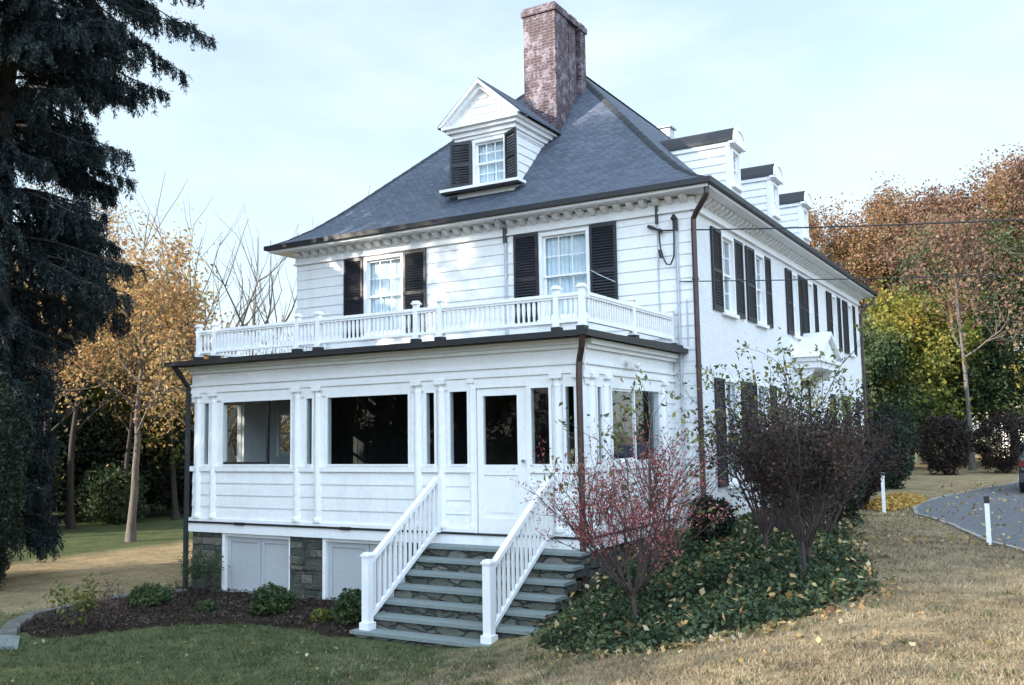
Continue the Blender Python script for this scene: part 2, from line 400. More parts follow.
def ground_mat():
    m, nt, out = new_mat('lawn'); oc = objco(nt)
    sx = nt.nodes.new('ShaderNodeSeparateXYZ'); nt.links.new(oc, sx.inputs[0])
    n0 = noise(nt, .35, 5, .6, oc); n1 = noise(nt, 1.7, 6, .65, oc); n2 = noise(nt, 12, 6, .7, oc); n3 = noise(nt, 70, 3, .7, oc)
    dry = ramp(nt, n2, [(.25, (.15, .11, .062)), (.5, (.27, .205, .115)), (.75, (.38, .30, .185))])
    grn = ramp(nt, n2, [(.25, (.040, .055, .024)), (.5, (.072, .090, .038)), (.75, (.13, .125, .062))])
    # dry turf on the right and on the far left slope, green in the left foreground
    a = math_n(nt, 'ADD', sx.outputs['X'], math_n(nt, 'MULTIPLY', math_n(nt, 'SUBTRACT', n1, .5), 5.0))
    fr = math_n(nt, 'MULTIPLY', math_n(nt, 'ADD', a, 1.6), .5)
    b = math_n(nt, 'MULTIPLY', math_n(nt, 'SUBTRACT', math_n(nt, 'MULTIPLY', math_n(nt, 'ADD', sx.outputs['X'], math_n(nt, 'MULTIPLY', math_n(nt, 'SUBTRACT', n0, .5), 3.0)), -1.0), 8.8), .9)
    far = math_n(nt, 'MULTIPLY', math_n(nt, 'ADD', sx.outputs['X'], 16.5), 1.0)   # >0 nearer than the wood's edge
    cl = lambda v: ramp(nt, v, [(0, 0.0), (1, 1.0)])
    f = mixc(nt, 1.0, cl(fr), mixc(nt, 1.0, cl(b), cl(far), 'MULTIPLY'), 'LIGHTEN')
    col = mixc(nt, f, grn, dry)
    col = mixc(nt, .8, col, ramp(nt, n1, [(.3, .6), (.5, 1.0), (.72, 1.3)]), 'MULTIPLY')
    bare = ramp(nt, noise(nt, 3.3, 6, .7, oc), [(.60, 0.0), (.70, .55)]); col = mixc(nt, bare, col, (.085, .062, .042))
    col = mixc(nt, .6, col, ramp(nt, n3, [(.3, .6), (.7, 1.3)]), 'MULTIPLY')
    finish(nt, out, col, .95, mixc(nt, .5, n2, n3), .7, .05, 0, .1); return m
M['ground'] = ground_mat()
def soil(name, a, b, c):
    m, nt, out = new_mat(name); oc = objco(nt); n = noise(nt, 14, 6, .7, oc); n2 = noise(nt, 60, 4, .7, oc)
    col = mixc(nt, .5, ramp(nt, n, [(.3, a), (.5, b), (.75, c)]), ramp(nt, n2, [(.3, .5), (.7, 1.3)]), 'MULTIPLY')
    finish(nt, out, col, .95, mixc(nt, .5, n, n2), .9, .05, 0, .1); return m
M['mulch'] = soil('mulch', (.016, .011, .009), (.032, .022, .017), (.06, .042, .032))
M['bedsoil'] = soil('ivy_bed_soil', (.015, .016, .010), (.03, .03, .018), (.06, .05, .03))
M['asphalt'] = soil('asphalt', (.11, .112, .12), (.155, .16, .17), (.21, .215, .225))
M['kerb'] = plain('kerb_stone', (.24, .225, .20), .85, .3, 8, .5)
M['flag'] = plain('edging_stone', (.11, .105, .095), .85, .4, 6, .6)

# ------------------------------------------------------------------ ground
def sheet(name, outline, dz, mat, step=.35, kind='structure', bump=0.0):
    """a sheet over the terrain inside a closed outline"""
    ol = [Vector((p[0], p[1])) for p in outline]
    def inside(x, y):
        c = False; n = len(ol)
        for i in range(n):
            a, b = ol[i], ol[(i+1) % n]
            if (a.y > y) != (b.y > y) and x < (b.x-a.x)*(y-a.y)/(b.y-a.y)+a.x: c = not c
        return c
    from mathutils.geometry import delaunay_2d_cdt
    pts = []; 
    for i in range(len(ol)):
        a, b = ol[i], ol[(i+1) % len(ol)]; k = max(1, int((b-a).length/step))
        for j in range(k): pts.append(a.lerp(b, j/k))
    nb = len(pts); edges = [(i, (i+1) % nb) for i in range(nb)]
    x0 = min(p.x for p in ol); x1 = max(p.x for p in ol); y0 = min(p.y for p in ol); y1 = max(p.y for p in ol)
    x = x0
    while x < x1:
        y = y0
        while y < y1:
            q = (x+random.uniform(-.1, .1)*step, y+random.uniform(-.1, .1)*step)
            if inside(*q): pts.append(Vector(q))
            y += step
        x += step
    v, e, f, *_ = delaunay_2d_cdt(pts, edges, [], 1, 1e-4)
    mb = MB(); mb.v = [(p.x, p.y, gz(p.x, p.y)+(dz+random.uniform(0, bump) if k >= nb or not bump else -.03)) for k, p in enumerate(v)]; mb.f = [tuple(t) for t in f]
    o = obj(name, mb, mat); tag(o, kind=kind); return o
def smooth_outline(pts, n=4):
    out = []; m = len(pts)
    for i in range(m):
        p0, p1, p2, p3 = [Vector(pts[(i+k-1) % m]) for k in range(4)]
        for j in range(n):
            t = j/n
            out.append(tuple(.5*((2*p1)+(-p0+p2)*t+(2*p0-5*p1+4*p2-p3)*t*t+(-p0+3*p1-3*p2+p3)*t**3)))
    return out

xs = np.unique(np.concatenate([np.arange(-16, 12.01, .3), np.array([-900, -400, -200, -120, -80, -60, -50, -40, -34, -28, -24, -20, -18, 14, 16, 20, 26, 34, 50, 80, 120, 200, 400, 900])]))
ys = np.unique(np.concatenate([np.arange(-18, 8.01, .3), np.array([-400, -200, -100, -60, -40, -30, -24, -20, 10, 12, 14, 17, 20, 24, 30, 36, 44, 54, 70, 100, 150, 250, 500, 1200])]))
GX, GY = np.meshgrid(xs, ys); rg = np.random.default_rng(3)
GZ = gz_np(GX, GY) + rg.uniform(-.008, .008, GX.shape)*(np.abs(GX) < 16)
nx, ny = len(xs), len(ys); idx = np.arange(nx*ny).reshape(ny, nx)
F = np.stack([idx[:-1, :-1], idx[:-1, 1:], idx[1:, 1:], idx[1:, :-1]], -1).reshape(-1, 4)
tag(np_obj('ground', np.stack([GX, GY, GZ], -1).reshape(-1, 3), F, M['ground'], smooth=True), kind='structure')

BED = smooth_outline([(-.35, -5.75), (.5, -6.6), (1.4, -7.4), (2.05, -7.85), (2.6, -8.0), (2.95, -7.85), (3.3, -7.45), (3.55, -6.9), (3.8, -6.2), (3.85, -5.5), (3.5, -4.15), (2.85, -1.6), (2.4, 1.6), (2.0, 3.8), (1.3, 6), (1.0, 15.8), (.02, 15.9), (.02, 0), (-.4, -.2), (-.40, -3.6), (-.38, -4.5)], 3)
sheet('ivy_bed', BED, .012, M['bedsoil'], .3, bump=.03)
MULCH = smooth_outline([(-8.0, -7.75), (-7.16, -7.8), (-6.65, -6.85), (-5.9, -6.1), (-5.25, -5.8), (-4.3, -5.75), (-3.2, -5.85), (-3.1, -4.4), (-3.1, -3.75), (-6, -3.7), (-8.7, -3.7), (-8.95, -4.4), (-9.0, -5.0), (-9.05, -6.0), (-8.7, -7.1)], 3)
sheet('mulch_bed', MULCH, .03, M['mulch'], .25, bump=.06)
DRIVE = [(6.2, -4.6), (5.55, -2.9), (5.07, -1.5), (4.68, -.7), (4.0, 1.6), (3.4, 3.4), (3.05, 4.1), (2.8, 5.6), (2.75, 7.4), (2.95, 9.2), (3.4, 12.2), (3.9, 14.3), (4.4, 17.8), (5.4, 24), (7, 34), (17, 34), (17, -4.6)]
sheet('driveway', DRIVE, .02, M['asphalt'], 1.2)
mb = MB()
for a, b in zip(DRIVE[:14], DRIVE[1:15]):
    a = Vector((*a, 0)); b = Vector((*b, 0)); d = (b-a).normalized(); nrm = Vector((-d.y, d.x, 0))
    n = max(1, int((b-a).length/.5))
    for i in range(n):
        p = a.lerp(b, i/n); q = a.lerp(b, (i+.985)/n)
        j = random.uniform(-.01, .01)
        z = gz(p.x, p.y)
        ring = [p+nrm*(.0+j), p+nrm*(.08+j), q+nrm*(.08+j), q+nrm*(.0+j)]
        h = .035+random.uniform(-.012, .012)
        mb.hexa([(*r_.xy, z-.05) for r_ in ring]+[(*r_.xy, z+h) for r_ in ring])
tag(obj('driveway_kerb', mb, M['kerb']), kind='structure')

# ------------------------------------------------------------------ the house
W, L = 9.76, 16.04
FR = Plane((0, 0, 0), (1, 0, 0), (0, -1, 0))            # front wall, u = x
SI = Plane((0, 0, 0), (0, 1, 0), (1, 0, 0))             # right wall, u = y
LE = Plane((-W, 0, 0), (0, 1, 0), (-1, 0, 0))
BK = Plane((0, L, 0), (1, 0, 0), (0, 1, 0))
PD = 3.79; PXR, PXL = -.47, -8.85
PF = Plane((0, -PD, 0), (1, 0, 0), (0, -1, 0))
PR = Plane((PXR, 0, 0), (0, 1, 0), (1, 0, 0))
PL = Plane((PXL, 0, 0), (0, 1, 0), (-1, 0, 0))
house = empty('house', (-4.88, 6.0, .2), 'large white two storey house with hip roof, black shutters and enclosed front porch', 'house')

def uv_wall(mb):
    uv = []
    for f in mb.f:
        ps = [Vector(mb.v[i]) for i in f]
        n = (ps[1]-ps[0]).cross(ps[2]-ps[0])
        if abs(n.z) > max(abs(n.x), abs(n.y)): uv.append([(p.x, p.y) for p in ps])
        elif abs(n.x) > abs(n.y): uv.append([(p.y, p.z) for p in ps])
        else: uv.append([(p.x, p.z) for p in ps])
    return uv

# windows of the right wall: (u0, u1) of the casing
SIDE_UP = [(1.56, 2.38), (3.88, 4.64), (7.14, 7.70), (8.80, 9.40), (11.75, 12.42), (14.05, 14.75)]
SIDE_SH = [(.96, 1.54), (2.40, 2.98), (3.24, 3.84), (4.66, 5.16), (6.56, 7.12), (7.72, 8.22), (8.26, 8.78), (9.42, 9.86), (11.10, 11.72), (12.45, 12.93), (13.36, 14.02), (14.78, 15.22)]
SIDE_LO = [(1.42, 2.42), (3.64, 4.60), (11.62, 12.42), (13.72, 14.58)]
LO_SH = [(.86, 1.39), (2.45, 2.96), (3.08, 3.61), (4.63, 5.2), (11.05, 11.58), (12.46, 12.98), (13.15, 13.68), (14.62, 15.14)]
ZU0, ZU1, ZL0, ZL1 = 5.38, 6.97, 2.0, 4.06
ops = [(a+.04, b-.04, ZU0+.04, ZU1-.04) for a, b in SIDE_UP]+[(a+.04, b-.04, ZL0+.04, ZL1-.04) for a, b in SIDE_LO]+[(7.5, 8.7, 1.5, 4.3)]
mb = MB(); solid_wall(mb, SI, 0, L, 1.0, 7.3, -.2, 0, ops); solid_wall(mb, BK, -W, -.21, 1.0, 7.3, -.2, 0, [])
obj('brick_wall', mb, M['wbrick'], house, uv=uv_wall(mb))

FW = [(-7.72, -6.62), (-3.22, -2.10)]; ZF0, ZF1 = 5.30, 7.06
f_ops = [(a+.04, b-.04, ZF0+.04, ZF1-.04) for a, b in FW]
mb = MB()
solid_wall(mb, FR, -W+.15, -.21, 4.5, 7.3, -.15, -.01, f_ops)
clapboards(mb, FR, -W, 0.0, 4.52, 7.10, .222, [(a-.02, b+.02, ZF0-.02, ZF1+.02) for a, b in FW])
solid_wall(mb, FR, -.46, -.21, .9, 4.5, -.15, -.01, [])
clapboards(mb, FR, -.46, 0.0, 1.2, 4.50, .222, [])
solid_wall(mb, FR, -W+.15, -8.86, .1, 4.5, -.15, -.01, []); clapboards(mb, FR, -W, -8.87, .4, 4.5, .222, [])
solid_wall(mb, LE, 0.0, L, .1, 7.3, -.15, -.01, []); clapboards(mb, LE, 0.0, L, .4, 7.1, .222, [])
obj('clapboard_wall', mb, M['white'], house)

# inner partitions keep the rooms dark
mb = MB(); mb.box(-W+.2, -.25, .5, .52, 0.2, 7.3) if False else None
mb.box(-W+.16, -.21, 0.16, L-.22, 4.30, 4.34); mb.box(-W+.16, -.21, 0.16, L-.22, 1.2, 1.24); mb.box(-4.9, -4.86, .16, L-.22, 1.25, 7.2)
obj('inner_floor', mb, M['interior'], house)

def dh_window(pl, u0, u1, z0, z1, cols, rows, curtain, parent=house, sill=True, name='window', casing=.07, head=False):
    """double-hung window: casing, two sashes with glazing bars; pane, curtain and sill are its children"""
    mb = MB(); B = lambda *a: pl.box(mb, *a)
    B(u0, u0+casing, -.12, .04, z0, z1); B(u1-casing, u1, -.12, .04, z0, z1)
    B(u0+casing, u1-casing, -.12, .04, z1-casing, z1); B(u0+casing, u1-casing, -.12, .03, z0, z0+.05)
    a, b, c, d = u0+casing, u1-casing, z0+.05, z1-casing; mid = (c+d)/2; s = .04
    for (p, q, n) in ((c, mid+.02, -.075), (mid-.02, d, -.045)):
        B(a, a+s, n-.02, n+.012, p, q); B(b-s, b, n-.02, n+.012, p, q); B(a+s, b-s, n-.02, n+.012, p, p+s); B(a+s, b-s, n-.02, n+.012, q-s, q)
        for i in range(1, cols):
            x = a+s+(b-a-2*s)*i/cols; B(x-.010, x+.010, n-.012, n+.006, p+s, q-s)
        for i in range(1, rows):
            y = p+s+(q-p-2*s)*i/rows; B(a+s, b-s, n-.012, n+.004, y-.010, y+.010)
    w = obj(name, mb, M['trim'], parent)
    g = MB()
    for (p, q, n) in ((c, mid, -.080), (mid, d, -.050)): g.poly([pl.P(a, n, p), pl.P(b, n, p), pl.P(b, n, q), pl.P(a, n, q)])
    host = w if parent is house else parent
    obj('pane', g, M['glass'], host)
    if curtain:
        cu = MB(); n = 26; zs = (c-.02, d+.02); pts = []
        for side in (0, 1):
            p0, p1 = (a-.03, a+(b-a)*.52) if side == 0 else (a+(b-a)*.48, b+.03)
            row = []
            for i in range(n+1):
                t = i/n; row.append((p0+(p1-p0)*t, -.135-.012*math.sin(t*34+side)-.006*math.sin(t*13)))
            for (x, m_), (x2, m2) in zip(row, row[1:]):
                cu.poly([pl.P(x, m_-.02*side, zs[0]), pl.P(x2, m2-.02*side, zs[0]), pl.P(x2, m2-.02*side, zs[1]), pl.P(x, m_-.02*side, zs[1])])
        obj('curtain', cu, M[curtain], host)
    if sill:
        sl = MB(); pl.box(sl, u0-.05, u1+.05, -.02, .085, z0-.075, z0-.003); obj('sill', sl, M['trim'], host)
    return w
def shutter(pl, u0, u1, z0, z1, parent=house, n=.012):
    mb = MB(); B = lambda *a: pl.box(mb, *a); s = .055; t = n+.036
    B(u0, u0+s, n, t, z0, z1); B(u1-s, u1, n, t, z0, z1)
    zm = z0+(z1-z0)*.46
    for p, q in ((z0, z0+.08), (zm, zm+.07), (z1-.07, z1)): B(u0+s, u1-s, n, t-.002, p, q)
    for p, q in ((z0+.08, zm), (zm+.07, z1-.07)):
        k = max(3, int((q-p)/.055))
        for i in range(k):
            a = p+(q-p)*i/k; b = p+(q-p)*(i+1)/k
            P = pl.P; mb.prism([P(u0+s, t-.006, a), P(u0+s, t-.002, a+.012), P(u0+s, n+.004, b+.004), P(u0+s, n, b-.008)], P(u0+s, 0, 0), P(u1-s, 0, 0))
    return obj('shutter', mb, M['shutter'], parent)
for a, b in FW: dh_window(FR, a, b, ZF0, ZF1, 3, 2, 'curtain')
for a, b in ((-8.29, -7.74), (-6.60, -6.0), (-3.80, -3.24), (-2.08, -1.52)): shutter(FR, a, b, 5.28, 7.08, n=.03)
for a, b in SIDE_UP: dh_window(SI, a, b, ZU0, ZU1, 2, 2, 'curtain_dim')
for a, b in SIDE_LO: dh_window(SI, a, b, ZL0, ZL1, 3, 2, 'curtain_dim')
for a, b in SIDE_SH: shutter(SI, a, b, ZU0-.02, ZU1+.01)
for a, b in LO_SH: shutter(SI, a, b, ZL0-.02, ZL1-.02)

# side entrance with its pedimented hood
mb = MB(); SI.box(mb, 7.5, 8.7, -.12, -.06, 1.3, 4.1)
for i in range(3):
    for j in range(2): SI.box(mb, 7.64+.5*j, 8.06+.5*j, -.06, -.045, 1.5+.85*i, 2.2+.85*i)
SI.box(mb, 7.3, 7.5, -.1, .06, 1.3, 4.3); SI.box(mb, 8.7, 8.9, -.1, .06, 1.3, 4.3); SI.box(mb, 7.3, 8.9, -.1, .07, 4.3, 4.5)
obj('side_door', mb, M['trim'], house)
mb = MB()
SI.box(mb, 7.0, 9.2, -.05, .62, 4.54, 4.70); SI.box(mb, 6.93, 9.27, -.05, .68, 4.70, 4.80)
P = SI.P
mb.prism([P(6.9, -.05, 4.80), P(9.3, -.05, 4.80), P(8.1, -.05, 5.38)], P(0, -.05, 0), P(0, .60, 0))
for sgn in (-1, 1):
    a = (6.84, 4.80) if sgn < 0 else (9.36, 4.80)
    mb.prism([P(a[0], 0, a[1]), P(8.1, 0, 5.40), P(8.1, 0, 5.50), P(a[0]-.04*(-sgn)*-1, 0, a[1]+.09)], P(0, 0, 0), P(0, .72, 0))
for u in (7.1, 9.0):
    mb.prism([P(u, .0, 3.9), P(u, .0, 4.54), P(u, .5, 4.54), P(u, .42, 4.40), P(u, .15, 4.25)], P(u, 0, 0), P(u+.12, 0, 0))
obj('door_hood', mb, M['trim'], house)

# cornice of the main roof: frieze, modillion blocks, soffit
OV = .46; ZE = 7.50
mb = MB()
for pl, u0, u1 in ((FR, -W, 0), (SI, 0, L), (LE, 0, L), (BK, -W, 0)):
    pl.box(mb, u0-.03, u1+.03, -.02, .035, 7.10, 7.36); pl.box(mb, u0-.06, u1+.06, .037, .07, 7.10, 7.14)
mb2 = mb
for pl, u0, u1 in ((FR, -W, 0), (SI, 0, L)):
    n = int((u1-u0)/.26)
    for i in range(n):
        c = u0+(u1-u0)*(i+.5)/n
        P = pl.P
        mb2.prism([P(c-.055, .04, 7.27), P(c-.055, .08, 7.26), P(c-.055, .22, 7.33), P(c-.055, .24, 7.385), P(c-.055, .04, 7.385)], P(c-.055, 0, 0), P(c+.055, 0, 0))
mb.box(-W-OV, OV, -OV, L+OV, 7.39, 7.44)
obj('cornice', mb, M['trim'], house)
# roof: hip with bell-cast eaves
PROF = [(0, 7.53), (.35, 7.72), (.75, 8.00), (1.15, 8.36), (1.6, 8.80), (5.36, 12.62)]
HW = W/2+OV+.02
mb = MB(); uvs = []
x0, x1, y0, y1 = -W-OV-.02, OV+.02, -OV-.02, L+OV+.02
def ring(d): return [(x0+d, y0+d), (x1-d, y0+d), (x1-d, y1-d), (x0+d, y1-d)]
run = 0
for (d0, z0), (d1, z1) in zip(PROF, PROF[1:]):
    d1 = min(d1, HW-.0001); a = ring(d0); b = ring(d1); sl = math.hypot(d1-d0, z1-z0)
    for i in range(4):
        j = (i+1) % 4
        mb.poly([(*a[i], z0), (*a[j], z0), (*b[j], z1), (*b[i], z1)])
        ax = 0 if i in (0, 2) else 1
        uvs.append([(a[i][ax], run), (a[j][ax], run), (b[j][ax], run+sl), (b[i][ax], run+sl)])
    run += sl
roof = obj('roof', mb, M['shingle'], house, uv=uvs)
# hip and ridge caps
mb = MB()
def cap_line(p, q, w=.10):
    p = Vector(p); q = Vector(q); n = max(1, int((q-p).length/.28))
    for i in range(n):
        a = p.lerp(q, i/n); b = p.lerp(q, min(1, (i+1.1)/n)); d = (b-a).normalized(); s = d.cross(Vector((0, 0, 1))).normalized()*w
        up = s.cross(d).normalized()
        lift = up*.018; mb.hexa([a-s-up*.05, a+s-up*.05, b+s-up*.06, b-s-up*.06, a-s*.3+lift, a+s*.3+lift, b+s*.3+lift*.6, b-s*.3+lift*.6])
for i in range(4):
    for (d0, z0), (d1, z1) in zip(PROF, PROF[1:]): cap_line((*ring(d0)[i], z0), (*ring(min(d1, HW-.01))[i], z1))
cap_line((x0+HW, y0+HW, 12.63), (x0+HW, y1-HW, 12.63))
obj('hip_cap', mb, M['shingle'], roof)
mb = MB()
g0 = (x0-.07, x1+.07, y0-.07, y1+.07)
mb.box(g0[0], g0[1], g0[2], y0+.03, 7.445, 7.545); mb.box(g0[0], g0[1], y1-.03, g0[3], 7.445, 7.545)
mb.box(g0[0], x0+.03, y0+.03, y1-.03, 7.445, 7.545); mb.box(x1-.03, g0[1], y0+.03, y1-.03, 7.445, 7.545)
obj('gutter', mb, M['gutter'], house)
def roof_z(d):
    for (d0, z0), (d1, z1) in zip(PROF, PROF[1:]):
        if d <= d1: return z0+(z1-z0)*(d-d0)/(d1-d0)
    return PROF[-1][1]

# chimney with three stacked flues
mb = MB(); cx0, cx1, cy0, cy1 = -4.64, -3.84, 2.12, 3.66
mb.box(cx0, cx1-.16, cy0, cy1, 9.2, 12.82)
for (a, b, x) in ((cy0-.04, cy0+.62, cx1), (cy0+.76, cy0+1.12, cx1-.05), (cy0+1.30, cy1+.03, cx1)): mb.box(cx0-.03 if a < cy0 else cx0+.2, x, a, b, 9.1, 12.76)
obj_ch = obj('chimney', mb, M['chimney'], house, uv=uv_wall(mb))
mb = MB()
for (a, b) in ((cy0-.04, cy0+.62), (cy0+.76, cy0+1.12), (cy0+1.30, cy1+.03)):
    mb.box(cx0-.07, cx1+.04, a-.04, b+.04, 12.76, 12.90); mb.box(cx0-.03, cx1, a, b, 12.9, 12.97)
mb.box(cx0-.02, cx1-.10, cy0, cy1, 12.82, 12.88)
obj('chimney_cap', mb, M['chimney'], obj_ch, uv=uv_wall(mb))
mb = MB(); mb.box(-5.05, -4.65, 11.5, 11.9, 12.3, 12.78); mb.box(-5.12, -4.58, 11.43, 11.97, 12.78, 12.84)
c2 = obj('roof_vent', mb, M['conduit'], house)
mb = MB(); mb.box(-5.0, -4.7, 11.55, 11.85, 12.84, 12.90); obj('vent_cap', mb, M['gutter'], c2)

# gable dormer on the front slope
DX, DY = -4.80, .5; DP = Plane((0, DY, 0), (1, 0, 0), (0, -1, 0))
mb = MB(); h = .72
d_ops = [(-5.06, -4.28, 8.44, 9.40)]
solid_wall(mb, DP, DX-h, DX+h, 8.2, 9.52, -.12, 0, d_ops)
for s in (-1, 1):      # side cheeks with boards
    cp = Plane((DX+s*h, 0, 0), (0, 1, 0), (s, 0, 0))
    mb.box(*(sorted((DX+s*h, DX+s*(h-.1)))), DY+.12, 2.6, 8.2, 9.52)
    z = 8.3
    while z < 9.45: cp.board(mb, DY+.02, 2.6, z, min(z+.19, 9.5), .026, .006); z += .19
    cp.box(mb, DY-.012, DY+.14, -.01, .035, 8.35, 9.5)
dorm = obj('dormer', mb, M['trim'], house)
mb = MB()
for (e, za, zb) in ((.04, 9.48, 9.55), (.09, 9.55, 9.65), (.17, 9.65, 9.73), (.25, 9.73, 9.79)):
    mb.box(DX-h-e, DX+h+e, DY-e, 3.0, za, zb)
mb.prism([(DX-h-.22, DY-.06, 9.79), (DX+h+.22, DY-.06, 9.79), (DX, DY-.06, 10.56)], (0, DY-.06, 0), (0, DY+.1, 0))
for k in range(4):   # boards of the tympanum
    za = 9.82+k*.17; wd = (h+.15)*(1-(za+.17-9.79)/.84)
    if wd > .05: DP.board(mb, DX-wd, DX+wd, za, za+.168, .075, .06)
for s in (-1, 1):
    for (n0, n1, t) in ((-.275, .12, .07), (-.19, .06, .15)):
        e = (DX+s*(h+.32), 9.80); a = (DX, 10.72)
        mb.prism([(e[0], DY+n0, e[1]), (a[0], DY+n0, a[1]), (a[0], DY+n0, a[1]-t*1.3), (e[0]-s*t*.9, DY+n0, e[1]-.0)], (0, DY+n0, 0), (0, DY+n1, 0))
obj('pediment', mb, M['trim'], dorm)
mb = MB(); uvs = []
for s in (-1, 1):
    e = (DX+s*(h+.34), 9.78); a = (DX, 10.70); yb = 3.3
    for lift in (0, .05):
        mb.poly([(e[0], DY-.255, e[1]+lift), (a[0], DY-.255, a[1]+lift), (a[0], yb, a[1]+lift), (e[0], yb, e[1]+lift)])
        uvs.append([(0, 0), (0, 1.47), (3.9, 1.47), (3.9, 0)])
    mb.poly([(e[0], DY-.255, e[1]), (a[0], DY-.255, a[1]), (a[0], DY-.255, a[1]+.05), (e[0], DY-.255, e[1]+.05)]); uvs.append([(0, 0), (1, 0), (1, .05), (0, .05)])
    mb.poly([(e[0], DY-.255, e[1]), (e[0], yb, e[1]), (e[0], yb, e[1]+.05), (e[0], DY-.255, e[1]+.05)]); uvs.append([(0, 0), (1, 0), (1, .05), (0, .05)])
obj('dormer_roof', mb, M['shingle'], dorm, uv=uvs)
mb = MB(); DP.box(mb, -5.82, -3.84, -.1, .27, 8.33, 8.39); obj('sill', mb, M['trim'], dorm)
mb = MB(); DP.box(mb, -5.80, -3.86, .05, .24, 8.29, 8.328); obj('flashing', mb, M['gutter'], dorm)
wd_ = dh_window(DP, -5.09, -4.25, 8.40, 9.44, 3, 2, 'curtain', parent=dorm, sill=False, name='window_frame', casing=.06)
ang = math.radians(14); lp = Plane((-5.11, DY-.03, 0), (math.cos(ang), math.sin(ang), 0), (math.sin(ang), -math.cos(ang), 0))
shutter(lp, -.50, 0, 8.40, 9.44, dorm)
ang = math.radians(-30); lp = Plane((-4.23, DY-.03, 0), (math.cos(ang), math.sin(ang), 0), (math.sin(ang), -math.cos(ang), 0))
shutter(lp, .0, .46, 8.40, 9.46, dorm)

# three barrel-roofed dormers on the right slope
def barrel(yc):
    hw, xf, zs = .36, -.45, 9.50
    mb = MB(); BP = Plane((xf, 0, 0), (0, 1, 0), (1, 0, 0))
    op = [(yc-.24, yc+.24, 8.62, 9.36)]
    solid_wall(mb, BP, yc-hw, yc+hw, 8.0, zs, -.1, 0, op)
    for s in (-1, 1):
        cp = Plane((0, yc+s*hw, 0), (1, 0, 0), (0, s, 0))
        mb.box(-2.6, xf-.1, *sorted((yc+s*hw, yc+s*(hw-.08))), 8.0, zs)
        z = 8.1
        while z < zs-.02: cp.board(mb, -2.6, xf-.06, z, min(z+.19, zs), .026, .006); z += .19
        cp.box(mb, xf-.10, xf+.012, -.01, .032, 8.1, zs); cp.box(mb, -2.6, xf+.03, -.01, .055, zs-.06, zs+.03)
    d = obj('dormer', mb, M['white'], house)
    mb = MB(); n = 14; hr = hw+.085; hgt = .40
    def arc(r, hh, x): return [(x, yc-r*math.cos(math.pi*i/n), zs+.035+hh*math.sin(math.pi*i/n)) for i in range(n+1)]
    A = arc(hr, hgt, xf+.10); B_ = arc(hr, hgt, -2.9); C_ = arc(hr-.05, hgt-.05, xf+.10); D_ = arc(hr-.05, hgt-.05, -2.9)
    for i in range(n):
        mb.poly([A[i], A[i+1], B_[i+1], B_[i]]); mb.poly([C_[i], D_[i], D_[i+1], C_[i+1]])
    obj('dormer_roof', mb, M['gutter'], d)
    mb = MB(); O = arc(hr+.012, hgt+.012, xf+.11); I = arc(hr-.10, hgt-.10, xf+.11)
    for i in range(n):
        q = [O[i], O[i+1], I[i+1], I[i]]; mb.prism(q, (0, 0, 0), (.05, 0, 0))
    T = arc(hr-.09, hgt-.09, xf+.135); mb.prism(T, (0, 0, 0), (-.05, 0, 0))
    mb.box(xf, xf+.15, yc-hr, yc+hr, zs-.02, zs+.034)
    obj('arched_hood', mb, M['trim'], d)
    w = dh_window(BP, yc-.27, yc+.27, 8.58, 9.40, 2, 2, 'curtain_dim', parent=d, sill=True, name='window_frame', casing=.05)
    return d
for yc in (4.32, 7.72, 11.0): barrel(yc)

# downspouts and service pipes of the main block
def spout(pts, r=.045, mat='spout', name='downspout', straps=()):
    mb = MB(); mb.tube(pts, r, 8)
    for p in straps: mb.tube([Vector(p)+Vector((0, 0, -.02)), Vector(p)+Vector((0, 0, .02))], r*1.25, 8)
    return obj(name, mb, M[mat], house, smooth=False)
spout([(.42, -.40, 7.46), (.42, -.40, 7.28), (.36, -.36, 7.20), (.14, -.17, 7.02), (.05, -.09, 6.92), (.045, -.085, 6.7), (.045, -.085, 1.35)], .052, straps=[(.045, -.085, z) for z in (2.6, 4.2, 5.8)])
spout([(.45, L+.40, 7.46), (.43, L+.36, 7.25), (.12, L+.12, 7.0), (.06, L+.06, 6.8), (.06, L+.06, 1.2)])
spout([(-3.99, -.40, 7.46), (-3.99, -.36, 7.36), (-3.99, -.07, 7.28), (-3.99, -.05, 7.1), (-3.99, -.05, 4.7)], .03, 'conduit')
spout([(-4.0, -.055, 7.26), (-4.0, -.052, 6.95)], .045, 'iron', 'pipe_sleeve')
spout([(-.68, -.055, 7.36), (-.68, -.055, 6.92)], .03, 'iron', 'pipe_sleeve')
spout([(-.68, -.045, 6.92), (-.68, -.045, 4.75)], .012, 'conduit', 'service_pipe')
spout([(-.30, -.06, 6.85), (-.30, -.06, 1.3)], .028, 'conduit', 'service_pipe')
spout([(-.30, -.07, 6.74), (-.30, -.08, 6.96), (-.31, -.14, 7.0), (-.32, -.18, 6.94)], .042, 'iron', 'weatherhead')
spout([(-.15, -.05, 5.45), (-.15, -.05, 4.6)], .014, 'conduit', 'service_pipe')

